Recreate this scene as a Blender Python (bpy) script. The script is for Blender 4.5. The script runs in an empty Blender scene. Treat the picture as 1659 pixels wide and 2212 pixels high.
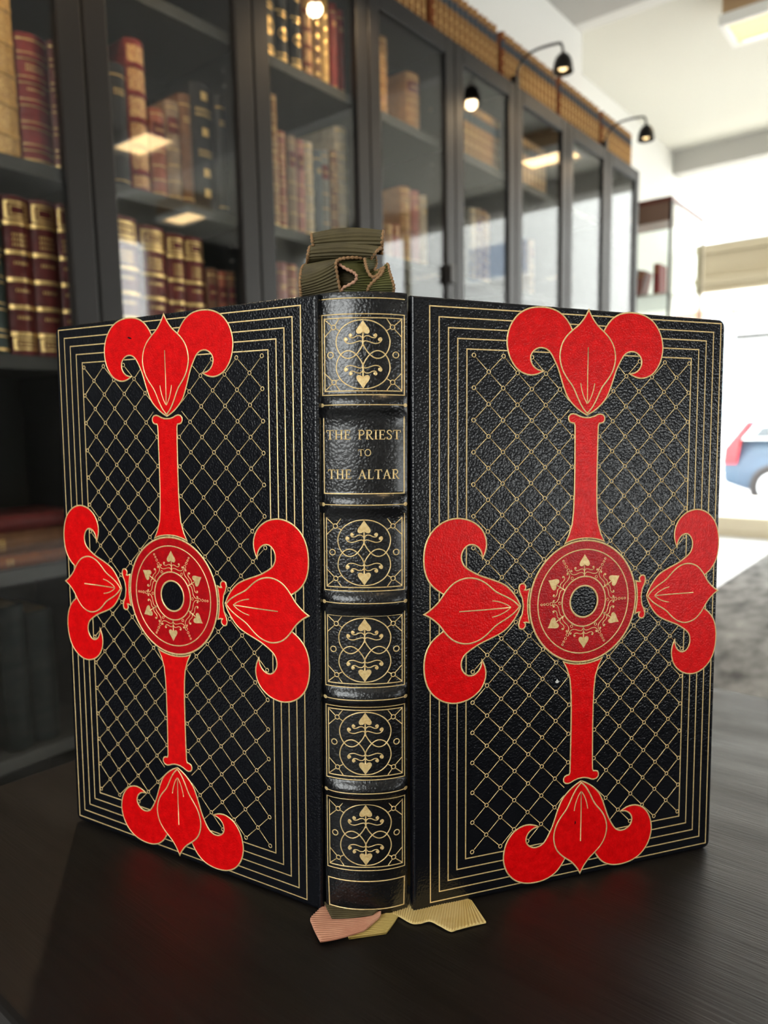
import bpy, bmesh, math, random
from mathutils import Vector, Matrix
random.seed(7)
S = bpy.context.scene
COL = S.collection
PI = math.pi

# ------------------------------------------------------------------ camera, world, exposure
CAM = Vector((0.006901655853, -0.300191093461, 0.201891558162))
CR = Vector((0.99981496, -0.00331279, -0.01894915))
CU = Vector((0.01920928, 0.11950968, 0.99264719))
CF = Vector((0.00102382, 0.99282751, -0.1195512))
cd = bpy.data.cameras.new('camera')
cam = bpy.data.objects.new('camera', cd); COL.objects.link(cam)
m = Matrix.Identity(4)
for i in range(3):
    m[i][0] = CR[i]; m[i][1] = CU[i]; m[i][2] = -CF[i]; m[i][3] = CAM[i]
cam.matrix_world = m
cd.sensor_fit = 'VERTICAL'; cd.sensor_height = 34.6
cd.lens = 1597.45077 * 34.6 / 2212
cd.clip_start = 0.01; cd.clip_end = 200
cd.dof.use_dof = True; cd.dof.focus_distance = 0.312; cd.dof.aperture_fstop = 9.5
S.camera = cam
S.view_settings.view_transform = 'Standard'; S.view_settings.look = 'None'
S.view_settings.exposure = 0.68; S.view_settings.gamma = 1.0
S.view_settings.use_curve_mapping = False
S.cycles.use_denoising = True
S.cycles.max_bounces = 7; S.cycles.diffuse_bounces = 4; S.cycles.glossy_bounces = 4
S.cycles.transparent_max_bounces = 14
S.cycles.caustics_reflective = False; S.cycles.caustics_refractive = False
S.cycles.sample_clamp_indirect = 6
w = bpy.data.worlds.new('sky'); S.world = w; w.use_nodes = True
w.node_tree.nodes['Background'].inputs[0].default_value = (0.985, 0.985, 0.98, 1)
w.node_tree.nodes['Background'].inputs[1].default_value = 5.0

sl = bpy.data.lights.new('sun', 'SUN'); sl.energy = 5.5; sl.angle = 0.01; sl.color = (1, 0.96, 0.9)
sun = bpy.data.objects.new('sun', sl); COL.objects.link(sun)
# the sun comes over the bookcase wall, so it lights the street but not the room
sun.rotation_euler = Vector((0.7803394 * 0.62 + 0.6253563 * 0.12, -0.6253563 * 0.62 + 0.7803394 * 0.12, -0.78)).to_track_quat('-Z', 'Y').to_euler()

# room frame: s runs along the bookcases, t out from their doors into the room, z up
RO = Vector((-0.5104673, 1.1086529, 0)); DR = Vector((0.6253563, 0.7803394, 0)); NR = Vector((0.7803394, -0.6253563, 0))
PHI = math.atan2(DR.y, DR.x)
def rp(s, t, z=0): return RO + DR * s + NR * t + Vector((0, 0, z))
RM = Matrix.Translation(RO) @ Matrix.Rotation(PHI, 4, 'Z')     # local x = s, local y = -t
# book and table frame: a slightly unlevel table
TR = Matrix(((0.9998755, 0.0014811, 0.0157098), (-0.0018835, 0.9996696, 0.0256340), (-0.0156666, -0.0256604, 0.9995479))).to_4x4()
BT = Matrix.Translation(CAM) @ TR @ Matrix.Translation(-CAM)
TZ = 0.0030
FLOOR = -0.70; CEIL = 2.16

def light_area(name, mat, sx, sy, energy=None, color=(1, 1, 1), portal=False):
    l = bpy.data.lights.new(name, 'AREA'); l.shape = 'RECTANGLE'; l.size = sx; l.size_y = sy
    o = bpy.data.objects.new(name, l); COL.objects.link(o); o.matrix_world = mat
    if portal: l.cycles.is_portal = True
    else: l.energy = energy; l.color = color
    return o
def facing(loc, d):   # area lights shine along local -Z
    return Matrix.Translation(loc) @ Vector(d).to_track_quat('-Z', 'Z').to_matrix().to_4x4()
light_area('portal_shop_front', facing(rp(5.12, 1.9, 0.65), -DR), 5.0, 2.7, portal=True)
light_area('portal_added_window', facing(rp(2.925, 4.55, 0.75), -NR), 0.85, 2.3, portal=True)
light_area('portal_low_window', facing(rp(-0.275, 4.55, -0.14), -NR), 1.15, 0.72, portal=True)
light_area('portal_rear_window', facing(rp(-3.35, 1.475, 1.14), DR), 2.25, 1.68, portal=True)

# ------------------------------------------------------------------ materials
def nm(name, color=(0.8, 0.8, 0.8), rough=0.5, metal=0.0, spec=0.5):
    mt = bpy.data.materials.new(name); mt.use_nodes = True
    b = mt.node_tree.nodes['Principled BSDF']
    b.inputs['Base Color'].default_value = (*color, 1); b.inputs['Roughness'].default_value = rough
    b.inputs['Metallic'].default_value = metal; b.inputs['Specular IOR Level'].default_value = spec
    return mt
def NN(mt, t): return mt.node_tree.nodes.new(t)
def LK(mt, a, b): mt.node_tree.links.new(a, b)
def bs(mt): return mt.node_tree.nodes['Principled BSDF']
def coords(mt, scale=(1, 1, 1)):
    tc = NN(mt, 'ShaderNodeTexCoord'); mp = NN(mt, 'ShaderNodeMapping'); mp.inputs['Scale'].default_value = scale
    LK(mt, tc.outputs['Object'], mp.inputs['Vector']); return mp.outputs[0]
def noise(mt, vec, scale, detail=3, rough=0.55):
    n = NN(mt, 'ShaderNodeTexNoise'); n.inputs['Scale'].default_value = scale; n.inputs['Detail'].default_value = detail
    n.inputs['Roughness'].default_value = rough; LK(mt, vec, n.inputs['Vector']); return n.outputs['Fac']
def ramp(mt, fac, stops):
    r = NN(mt, 'ShaderNodeValToRGB'); e = r.color_ramp.elements
    while len(e) < len(stops): e.new(0.5)
    for k, (p, c) in enumerate(stops): e[k].position = p; e[k].color = (*c, 1) if len(c) == 3 else c
    LK(mt, fac, r.inputs[0]); return r.outputs[0]
def bump(mt, h, strength, dist, prev=None):
    b = NN(mt, 'ShaderNodeBump'); b.inputs['Strength'].default_value = strength; b.inputs['Distance'].default_value = dist
    LK(mt, h, b.inputs['Height'])
    if prev is not None: LK(mt, prev, b.inputs['Normal'])
    LK(mt, b.outputs[0], bs(mt).inputs['Normal']); return b.outputs[0]
def leather(name, c0, c1, rough, grain=1000, strength=0.5, spec=0.5, dist=0.00022):
    mt = nm(name, c0, rough, spec=spec); v = coords(mt)
    LK(mt, ramp(mt, noise(mt, v, 260, 4, 0.65), [(0.35, c0), (0.7, c1)]), bs(mt).inputs['Base Color'])
    wv = NN(mt, 'ShaderNodeTexVoronoi'); wv.feature = 'SMOOTH_F1'; wv.inputs['Scale'].default_value = grain; wv.inputs['Smoothness'].default_value = 0.35
    ad = NN(mt, 'ShaderNodeVectorMath'); ad.operation = 'MULTIPLY_ADD'
    nz = NN(mt, 'ShaderNodeTexNoise'); nz.inputs['Scale'].default_value = 500; LK(mt, v, nz.inputs['Vector'])
    ad.inputs[1].default_value = (0.0013,) * 3; LK(mt, nz.outputs['Color'], ad.inputs[0]); LK(mt, v, ad.inputs[2])
    LK(mt, ad.outputs[0], wv.inputs['Vector'])
    iv = NN(mt, 'ShaderNodeMath'); iv.operation = 'MULTIPLY'; iv.inputs[1].default_value = -1; LK(mt, wv.outputs['Distance'], iv.inputs[0])
    b1 = bump(mt, iv.outputs[0], strength, dist)
    bump(mt, noise(mt, v, 160, 3), 0.15, 0.0004, b1)
    return mt
M = {}
M['black_leather'] = leather('black_goatskin', (0.0026, 0.0031, 0.0052), (0.0045, 0.0052, 0.008), 0.23, 1000, 0.62, 0.52, 0.00022)
M['spine_leather'] = leather('black_goatskin_worn_spine', (0.0034, 0.0034, 0.0045), (0.006, 0.006, 0.007), 0.26, 850, 0.7, 0.5, 0.0003)
bs(M['spine_leather']).inputs['Coat Weight'].default_value = 0.7; bs(M['spine_leather']).inputs['Coat Roughness'].default_value = 0.2
M['red_leather'] = leather('red_leather', (0.72, 0.001, 0.002), (0.97, 0.004, 0.006), 0.30, 1300, 0.5, 0.30, 0.00016)
M['dark_red_leather'] = leather('crimson_leather', (0.42, 0.002, 0.006), (0.62, 0.004, 0.008), 0.30, 1300, 0.5, 0.34, 0.00016)
g = nm('gilt', (0.95, 0.66, 0.28), 0.38, 0.32); M['gilt'] = g
v = coords(g); LK(g, ramp(g, noise(g, v, 900, 3), [(0.3, (0.82, 0.53, 0.20)), (0.62, (1.0, 0.76, 0.37))]), bs(g).inputs['Base Color'])
bump(g, noise(g, v, 2500, 2), 0.3, 0.0001)
M['paper'] = nm('gilt_page_edges', (0.55, 0.4, 0.16), 0.45, 0.3)
def ribbon_mat(name, a, b):
    mt = nm(name, a, 0.62, spec=0.35); v = coords(mt)
    LK(mt, ramp(mt, noise(mt, v, 90, 3), [(0.35, a), (0.65, b)]), bs(mt).inputs['Base Color'])
    bump(mt, noise(mt, v, 4000, 2), 0.3, 0.0001); return mt
M['olive'] = ribbon_mat('olive_grosgrain', (0.075, 0.058, 0.026), (0.12, 0.095, 0.042))
M['green'] = ribbon_mat('green_grosgrain', (0.08, 0.078, 0.022), (0.13, 0.125, 0.036))
M['pink'] = ribbon_mat('copper_pink_grosgrain', (0.66, 0.30, 0.19), (0.78, 0.40, 0.26))
M['yellow'] = ribbon_mat('straw_yellow_grosgrain', (0.80, 0.58, 0.20), (0.88, 0.68, 0.30))
M['gold_olive'] = ribbon_mat('gold_olive_grosgrain', (0.50, 0.36, 0.10), (0.62, 0.46, 0.15))
M['thread'] = nm('brown_edge_thread', (0.34, 0.19, 0.085), 0.7)
M['thread_pink'] = nm('pink_edge_thread', (0.55, 0.3, 0.19), 0.7)
# table
t_ = nm('black_brown_stained_wood', (0.016, 0.012, 0.010), 0.40, spec=0.5); M['table'] = t_
v = coords(t_, (18, 1.2, 18)); LK(t_, ramp(t_, noise(t_, v, 12, 5), [(0.3, (0.005, 0.004, 0.0035)), (0.7, (0.013, 0.010, 0.008))]), bs(t_).inputs['Base Color'])
v2 = coords(t_, (60, 2.2, 60)); bump(t_, noise(t_, v2, 14, 4), 0.35, 0.0006)
v3 = coords(t_, (6, 1, 6))
LK(t_, ramp(t_, noise(t_, v3, 8, 3), [(0.3, (0.37,) * 3), (0.7, (0.50,) * 3)]), bs(t_).inputs['Roughness'])
# joinery
c_ = nm('bookcase_black_brown', (0.012, 0.0105, 0.0098), 0.42, spec=0.28); M['case'] = c_
v = coords(c_, (30, 30, 2)); bump(c_, noise(c_, v, 20, 3), 0.15, 0.0005)
M['case_in'] = nm('bookcase_inside', (0.05, 0.048, 0.043), 0.6, spec=0.2)
M['pin'] = nm('steel_pin', (0.7, 0.7, 0.7), 0.25, 1.0)
M['black_metal'] = nm('blackened_metal', (0.018, 0.015, 0.013), 0.38, 0.6)
def glass(name, tint=(1, 1, 1)):
    mt = bpy.data.materials.new(name); mt.use_nodes = True; nt = mt.node_tree; nt.nodes.clear()
    out = nt.nodes.new('ShaderNodeOutputMaterial'); mx = nt.nodes.new('ShaderNodeMixShader')
    tr = nt.nodes.new('ShaderNodeBsdfTransparent'); tr.inputs[0].default_value = (*tint, 1)
    gl = nt.nodes.new('ShaderNodeBsdfGlossy'); gl.inputs['Roughness'].default_value = 0.0
    lw = nt.nodes.new('ShaderNodeLayerWeight'); lw.inputs[0].default_value = 0.5          # Schlick reflectance of one face of the pane
    pw = nt.nodes.new('ShaderNodeMath'); pw.operation = 'POWER'; pw.inputs[1].default_value = 5
    ma = nt.nodes.new('ShaderNodeMath'); ma.operation = 'MULTIPLY_ADD'; ma.inputs[1].default_value = 0.95; ma.inputs[2].default_value = 0.045
    nt.links.new(lw.outputs['Facing'], pw.inputs[0]); nt.links.new(pw.outputs[0], ma.inputs[0])
    nt.links.new(ma.outputs[0], mx.inputs[0]); nt.links.new(tr.outputs[0], mx.inputs[1]); nt.links.new(gl.outputs[0], mx.inputs[2])
    nt.links.new(mx.outputs[0], out.inputs[0]); return mt
M['glass'] = glass('clear_glass', (0.97, 0.985, 0.98))
M['vitrine_glass'] = glass('greenish_glass', (0.975, 0.995, 0.985))
def emis(name, color, strength):
    mt = nm(name, (0, 0, 0), 0.5); b = bs(mt); b.inputs['Emission Color'].default_value = (*color, 1); b.inputs['Emission Strength'].default_value = strength; return mt
M['bulb'] = emis('warm_bulb', (1, 0.70, 0.34), 2.2)
M['diffuser'] = emis('warm_ceiling_diffuser', (1, 0.68, 0.32), 0.9)
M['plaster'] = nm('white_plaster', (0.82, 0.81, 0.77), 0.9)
M['plaster_side'] = nm('darkened_plaster', (0.5, 0.49, 0.46), 0.9)  # unseen walls, darkened so doors and leather reflect less light
M['ceiling'] = nm('cream_ceiling_paint', (0.70, 0.69, 0.62), 0.9)
M['soffit'] = nm('shaded_soffit_grey', (0.50, 0.49, 0.46), 0.9)  # soffit shade put into the colour; its paint matches the ceiling
M['beige'] = nm('beige_painted_timber', (0.62, 0.55, 0.40), 0.55)
M['pale_floor'] = nm('pale_floor_tiles', (0.72, 0.74, 0.78), 0.35)
k_ = nm('grey_carpet', (0.12, 0.12, 0.12), 0.95, spec=0.1); M['carpet'] = k_
v = coords(k_); LK(k_, ramp(k_, noise(k_, v, 9, 6, 0.7), [(0.34, (0.09, 0.09, 0.09)), (0.66, (0.36, 0.36, 0.355))]), bs(k_).inputs['Base Color'])
bump(k_, noise(k_, v, 300, 2), 0.5, 0.004)
M['mahogany'] = nm('red_brown_wood', (0.16, 0.045, 0.028), 0.35)
M['oak'] = nm('light_oak', (0.42, 0.27, 0.14), 0.5)
M['white_lacquer'] = nm('white_lacquer', (0.85, 0.84, 0.8), 0.4)

# ------------------------------------------------------------------ helpers
def tag(o, label=None, cat=None, group=None, kind=None):
    if label: o['label'] = label
    if cat: o['category'] = cat
    if group: o['group'] = group
    if kind: o['kind'] = kind
    return o
def link(name, bm, mats, parent=None, mat=None, smooth=False, loc=None):
    me = bpy.data.meshes.new(name); bm.to_mesh(me); bm.free()
    for x in (mats if isinstance(mats, (list, tuple)) else [mats]): me.materials.append(x)
    if smooth:
        for p in me.polygons: p.use_smooth = True
    o = bpy.data.objects.new(name, me); COL.objects.link(o)
    if parent: o.parent = parent
    if mat is not None: o.matrix_local = mat
    if loc is not None: o.location = loc
    return o
def empty(name, mat): 
    o = bpy.data.objects.new(name, None); o.empty_display_size = 0.05; COL.objects.link(o); o.matrix_world = mat; return o
def rthing(name, s, t, z, label, cat, group=None):
    return tag(empty(name, Matrix.Translation(rp(s, t, z)) @ Matrix.Rotation(PHI, 4, 'Z')), label, cat, group)
def box(bm, x0, x1, y0, y1, z0, z1, mi=0, bev=0):
    vs = [bm.verts.new((x, y, z)) for x in (x0, x1) for y in (y0, y1) for z in (z0, z1)]
    fs = [(0, 1, 3, 2), (4, 6, 7, 5), (0, 4, 5, 1), (2, 3, 7, 6), (0, 2, 6, 4), (1, 5, 7, 3)]
    ff = [bm.faces.new([vs[i] for i in f]) for f in fs]
    for f in ff: f.material_index = mi
    if bev:
        es = {e for f in ff for e in f.edges}
        r = bmesh.ops.bevel(bm, geom=list(es), offset=bev, segments=2, profile=0.5, affect='EDGES')
        for f in r['faces']: f.material_index = mi
    return vs
def boxes(name, lst, mat, parent=None, bev=0, **kw):
    bm = bmesh.new()
    for b in lst: box(bm, *b, bev=bev)
    bmesh.ops.recalc_face_normals(bm, faces=bm.faces[:])
    return link(name, bm, mat, parent, **kw)
def tube(bm, pts, r, n=8, mi=0, closed=False, radii=None):
    pts = [Vector(p) for p in pts]; rings = []; N = len(pts); up = None
    for i, p in enumerate(pts):
        a = pts[(i - 1) % N] if closed or i else p; b = pts[(i + 1) % N] if closed or i < N - 1 else p
        d = (b - a).normalized()
        if up is None: up = d.orthogonal().normalized()
        up = (up - d * up.dot(d)).normalized(); q = d.cross(up)
        rr = radii[i] if radii else r
        rings.append([bm.verts.new(p + (up * math.cos(2 * PI * k / n) + q * math.sin(2 * PI * k / n)) * rr) for k in range(n)])
    for i in range(N if closed else N - 1):
        A, B = rings[i], rings[(i + 1) % N]
        for k in range(n):
            f = bm.faces.new((A[k], A[(k + 1) % n], B[(k + 1) % n], B[k])); f.material_index = mi; f.smooth = True
    if not closed:
        bm.faces.new(rings[0][::-1]).material_index = mi; bm.faces.new(rings[-1]).material_index = mi
def lathe(bm, prof, n=24, mi=0, center=(0, 0, 0)):
    rings = [[bm.verts.new((center[0] + r * math.cos(2 * PI * k / n), center[1] + r * math.sin(2 * PI * k / n), center[2] + z)) for k in range(n)] for r, z in prof]
    for A, B in zip(rings, rings[1:]):
        for k in range(n):
            f = bm.faces.new((A[k], A[(k + 1) % n], B[(k + 1) % n], B[k])); f.material_index = mi; f.smooth = True
    return rings
def catmull(P, n):
    out = []; N = len(P); L = len(P[0])
    for i in range(N - 1):
        p0, p1, p2, p3 = P[max(i - 1, 0)], P[i], P[i + 1], P[min(i + 2, N - 1)]
        for k in range(n):
            t = k / n
            out.append(tuple(0.5 * (2 * p1[j] + (p2[j] - p0[j]) * t + (2 * p0[j] - 5 * p1[j] + 4 * p2[j] - p3[j]) * t * t + (3 * p1[j] - p0[j] - 3 * p2[j] + p3[j]) * t ** 3) for j in range(L)))
    out.append(tuple(P[-1])); return out
mm = lambda L: [tuple(x * 0.001 for x in p) for p in L]
def arc(cx, cy, r, a0, a1, n): return [(cx + r * math.cos(math.radians(a0 + (a1 - a0) * k / n)), cy + r * math.sin(math.radians(a0 + (a1 - a0) * k / n))) for k in range(n + 1)]
def mirror(P): return [(-x, y) for x, y in P]

# --- gilt strokes: raised half-round strips laid on a surface; place(x, y, h) -> local 3D
def stroke(bm, pts, wd, place, h0, hh, mi, closed=False):
    pts = [Vector(p) for p in pts]; N = len(pts); rows = []
    for i, p in enumerate(pts):
        a = pts[(i - 1) % N] if closed or i else None; b = pts[(i + 1) % N] if closed or i < N - 1 else None
        d1 = (p - a).normalized() if a is not None and (p - a).length > 1e-9 else None
        d2 = (b - p).normalized() if b is not None and (b - p).length > 1e-9 else None
        d = (d1 or d2) if d2 is None or d1 is None else (d1 + d2)
        if d is None or d.length < 1e-6: d = d1 or Vector((1, 0))
        d = d.normalized(); nrm = Vector((-d.y, d.x)); k = 1.0
        if d1 is not None and d2 is not None:
            cs = max(0.45, nrm.dot(Vector((-d1.y, d1.x)))); k = 1 / cs
        o = nrm * wd * 0.5 * k
        rows.append([bm.verts.new(place(*(p + o), h0)), bm.verts.new(place(*(p + o * 0.45), h0 + hh)), bm.verts.new(place(*(p - o * 0.45), h0 + hh)), bm.verts.new(place(*(p - o), h0))])
    for i in range(N if closed else N - 1):
        A, B = rows[i], rows[(i + 1) % N]
        for k in range(3):
            f = bm.faces.new((A[k], A[k + 1], B[k + 1], B[k])); f.material_index = mi; f.smooth = True
    if not closed:
        bm.faces.new(rows[0]).material_index = mi; bm.faces.new(rows[-1][::-1]).material_index = mi
def ring(bm, c, r, wd, place, h0, hh, mi, n=16):
    stroke(bm, [(c[0] + r * math.cos(2 * PI * k / n), c[1] + r * math.sin(2 * PI * k / n)) for k in range(n)], wd, place, h0, hh, mi, True)
def plate(bm, pts, place, h0, h1, mi):
    a = [bm.verts.new(place(*p, h1)) for p in pts]; b = [bm.verts.new(place(*p, h0)) for p in pts]
    bm.faces.new(a).material_index = mi; n = len(pts)
    for i in range(n):
        bm.faces.new((a[i], b[i], b[(i + 1) % n], a[(i + 1) % n])).material_index = mi
def blob(bm, c, r, place, h0, hh, mi, n=10):
    top = bm.verts.new(place(c[0], c[1], h0 + hh)); R = [bm.verts.new(place(c[0] + r * math.cos(2 * PI * k / n), c[1] + r * math.sin(2 * PI * k / n), h0)) for k in range(n)]
    for k in range(n):
        f = bm.faces.new((top, R[k], R[(k + 1) % n])); f.material_index = mi; f.smooth = True

# ------------------------------------------------------------------ structure: room
def sbox(name, s0, s1, t0, t1, z0, z1, mat):
    bm = bmesh.new(); box(bm, s0, s1, -t1, -t0, z0, z1); bmesh.ops.recalc_face_normals(bm, faces=bm.faces[:])
    return tag(link(name, bm, mat, mat=RM), kind='structure')
sbox('floor', -3.5, 5.3, -0.75, 4.7, FLOOR - 0.1, FLOOR, M['pale_floor'])
def sboxes(name, lst, mat):
    bm = bmesh.new()
    for s0, s1, t0, t1, z0, z1 in lst: box(bm, s0, s1, -t1, -t0, z0, z1)
    bmesh.ops.recalc_face_normals(bm, faces=bm.faces[:])
    return tag(link(name, bm, mat, mat=RM), kind='structure')
sboxes('wall_left', [(-3.5, 2.813, -0.75, -0.31, FLOOR, 2.04), (2.813, 5.3, -0.75, -0.6, FLOOR, CEIL)], M['plaster'])
sboxes('ceiling', [(2.813, 5.3, -0.75, 4.7, CEIL, CEIL + 0.12), (-3.5, 2.813, -0.75, 4.7, CEIL, CEIL + 0.12)], M['ceiling'])
sbox('trim_1', -3.5, 2.723, -0.75, 4.7, 2.04, CEIL, M['soffit'])
sbox('trim_2', 2.723, 2.813, -0.75, 4.7, 2.045, CEIL, M['plaster'])
sbox('trim_3', 5.1, 5.3, -0.6, 4.7, 2.0, CEIL, M['soffit'])
# right wall with a low window and an added, unseen one, rear wall with one window (both behind the camera side)
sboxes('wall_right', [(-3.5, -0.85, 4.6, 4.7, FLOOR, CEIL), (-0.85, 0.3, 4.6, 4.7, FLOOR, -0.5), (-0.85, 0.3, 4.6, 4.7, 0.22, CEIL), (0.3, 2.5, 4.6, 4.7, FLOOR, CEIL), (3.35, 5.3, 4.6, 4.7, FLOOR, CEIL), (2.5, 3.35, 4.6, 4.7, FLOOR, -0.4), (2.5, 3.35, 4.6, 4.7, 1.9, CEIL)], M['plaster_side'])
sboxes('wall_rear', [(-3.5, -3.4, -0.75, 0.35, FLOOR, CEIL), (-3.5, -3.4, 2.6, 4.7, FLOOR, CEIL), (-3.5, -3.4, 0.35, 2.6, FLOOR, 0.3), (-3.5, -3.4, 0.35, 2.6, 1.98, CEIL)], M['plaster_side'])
sbox('added_dark_block', -3.4, -0.402, -0.31, -0.02, FLOOR, 1.328, M['case'])  # unseen block standing in for further bookcases, added to keep reflections dark
sboxes('added_dark_panels', [(0.32, 2.48, 4.54, 4.6, FLOOR, 1.95), (3.37, 4.35, 4.54, 4.6, FLOOR, 1.95)], M['case'])  # unseen panels, added so the bookcase doors mirror something dark
def window(name, frames, panes, mat, s=None):
    bm = bmesh.new()
    for s0, s1, t0, t1, z0, z1 in frames: box(bm, s0, s1, -t1, -t0, z0, z1, bev=0.006)
    bmesh.ops.recalc_face_normals(bm, faces=bm.faces[:])
    o = tag(link(name, bm, mat, mat=RM), kind='structure')
    bm = bmesh.new()
    for s0, s1, t0, t1, z0, z1 in panes: box(bm, s0, s1, -t1, -t0, z0, z1)
    bmesh.ops.recalc_face_normals(bm, faces=bm.faces[:])
    link('window_pane', bm, M['glass'], o)
    return o
# shop front: sill rail, corner post, moulded transom, further mullions
fr = [(5.16, 5.24, -0.6, 4.6, -0.66, -0.55), (5.16, 5.24, -0.6, 4.6, FLOOR, -0.66), (5.17, 5.23, -0.432, -0.393, -0.55, 1.12),
      (5.14, 5.26, -0.432, 0.8, 1.395, 1.465), (5.17, 5.24, -0.432, 0.8, 1.225, 1.395), (5.12, 5.26, -0.432, 0.8, 1.17, 1.225), (5.16, 5.24, -0.432, 0.8, 1.12, 1.17)]
for t in (0.75, 3.1): fr.append((5.17, 5.23, t, t + 0.05, -0.55, 2.0))
window('window_1', fr, [(5.195, 5.2, -0.6, 4.6, -0.55, 2.0)], M['beige'])
def side_frame(kind, a0, a1, z0, z1, c0, c1, mul):
    L = [(a0, a1, z0, z0 + 0.06), (a0, a1, z1 - 0.06, z1), (a0, a0 + 0.06, z0 + 0.06, z1 - 0.06), (a1 - 0.06, a1, z0 + 0.06, z1 - 0.06)] + [(q - 0.03, q + 0.03, z0 + 0.06, z1 - 0.06) for q in mul]
    return [(c0, c1, x, y, p, q) if kind == 's' else (x, y, c0, c1, p, q) for x, y, p, q in L]
window('window_2', side_frame('t', -0.85, 0.3, -0.5, 0.22, 4.62, 4.68, ()), [(-0.85, 0.3, 4.645, 4.65, -0.44, 0.16)], M['white_lacquer'])
window('added_window', side_frame('t', 2.5, 3.35, -0.4, 1.9, 4.62, 4.68, ()), [(2.5, 3.35, 4.645, 4.65, -0.34, 1.84)], M['white_lacquer'])  # unseen, added for ambient light and the pale veil in the doors
window('window_3', side_frame('s', 0.35, 2.6, 0.3, 1.98, -3.48, -3.42, (1.48,)), [(-3.452, -3.447, 0.35, 2.6, 0.36, 1.92)], M['white_lacquer'])
# carpet
tag(boxes('carpet', [(-1.8, 1.8, -1.35, 1.35, 0, 0.012)], M['carpet']), 'mottled grey carpet lying on the pale floor beside the table', 'carpet')
cp = bpy.data.objects['carpet']; cp.scale = (1, 1, 1)
cp.matrix_world = Matrix.Translation(rp(1.0, 1.62, FLOOR)) @ Matrix.Rotation(PHI, 4, 'Z') @ Matrix.Diagonal((1.95, 1, 1, 1))

# outside
sbox('pavement', 5.3, 8.3, -12, 12, FLOOR - 0.2, FLOOR - 0.04, nm('pale_pavement', (0.66, 0.63, 0.58), 0.8))
sbox('road', 8.3, 17.0, -14, 14, -1.3, -1.09, nm('asphalt', (0.35, 0.35, 0.36), 0.85))
sbox('kerb', 8.15, 8.3, -12, 12, FLOOR - 0.04, FLOOR, nm('kerb_stone', (0.6, 0.58, 0.52), 0.8))

# ------------------------------------------------------------------ table (black-brown, under the book)
BO = Vector((-0.5392, 1.1497, 0)); BDR = Vector((0.6361, 0.7716, 0)).normalized(); BN = Vector((BDR.y, -BDR.x, 0))
tm = Matrix.Identity(4)
ctr = BO + BDR * -0.4095 + BN * 1.655
for i in range(3): tm[i][0] = BDR[i]; tm[i][1] = -BN[i]; tm[i][3] = ctr[i]
tm[2][3] = TZ
table = tag(empty('side_table', BT @ tm), 'black-brown wooden table that the bound volume stands on', 'table')
o = boxes('tabletop', [(-0.2595, 0.2595, -0.75, 0.75, -0.03, 0)], M['table'], table, bev=0.0025)
boxes('apron', [(-0.22, 0.22, -0.71, -0.69, -0.1, -0.03), (-0.22, 0.22, 0.69, 0.71, -0.1, -0.03), (-0.23, -0.21, -0.7, 0.7, -0.1, -0.03), (0.21, 0.23, -0.7, 0.7, -0.1, -0.03)], M['table'], table)
def reach(x, y):       # leg length so that it ends on the floor
    p = BT @ tm @ Vector((x, y, 0)); return p.z - FLOOR
for x in (-0.215, 0.215):
    for y in (-0.69, 0.69):
        boxes('leg', [(x - 0.025, x + 0.025, y - 0.025, y + 0.025, -reach(x, y) + 0.012, -0.03)], M['table'], table, bev=0.002)

# ------------------------------------------------------------------ the book
book = tag(empty('leather_bound_book', BT), 'tall black leather book with red onlays and gilt lattice standing open on the table', 'book')
UC, ZC, TS = 0.0737, 0.1311, 0.0135
BUD = mm([[0.0, 44.84], [1.35, 42.43], [3.04, 40.18], [4.97, 38.12], [7.2, 36.42], [9.39, 34.63], [11.32, 32.6], [12.8, 30.23], [13.66, 27.55], [13.98, 24.76], [13.59, 21.97], [12.68, 19.31], [11.28, 16.89], [9.54, 14.67], [7.69, 12.53], [6.24, 10.11], [5.01, 7.58], [3.66, 5.11], [2.07, 2.8], [0.0, 0.7]])
PO = mm([[7.91, 36.17], [9.68, 38.94], [11.88, 41.38], [14.59, 43.21], [17.68, 44.32], [20.94, 44.81], [24.23, 44.78], [27.47, 44.32], [30.59, 43.3], [33.44, 41.64], [35.77, 39.33], [37.55, 36.59], [38.67, 33.52], [39.14, 30.27], [38.81, 27.0], [37.9, 23.84], [36.25, 21.01], [34.01, 18.61], [31.12, 17.08], [27.9, 16.46], [24.65, 16.98], [21.64, 18.32]])
PN = mm([[21.64, 18.32], [24.22, 18.66], [26.45, 20.01], [27.84, 22.18], [27.88, 24.72], [26.36, 26.78], [24.06, 27.92], [21.48, 27.89], [19.16, 26.77], [17.5, 24.76], [16.17, 22.51], [14.94, 20.2], [13.97, 17.77], [13.09, 15.3], [12.2, 12.84], [11.21, 10.41], [10.07, 8.06], [8.52, 5.95], [6.65, 4.14], [4.61, 2.5], [2.4, 1.13], [0.0, 0.0]])
PIN = mm([[0.0, 3.0], [1.5, 6.0], [3.2, 9.5], [6, 14.5], [9, 19], [10, 25], [9.5, 30], [6.5, 33.5]])
BUD = catmull(BUD, 2); PO2 = catmull(PO, 2); PN2 = catmull(PN, 2)
HEART = mm([[0, 2.75], [0.55, 1.9], [1.25, 0.85], [2.1, -0.2], [2.6, -1.2], [2.55, -2.0], [1.9, -2.55], [1.0, -2.45], [0.35, -2.0], [0, -1.7]])
HEART = HEART + mirror(HEART[1:-1])[::-1]
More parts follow.
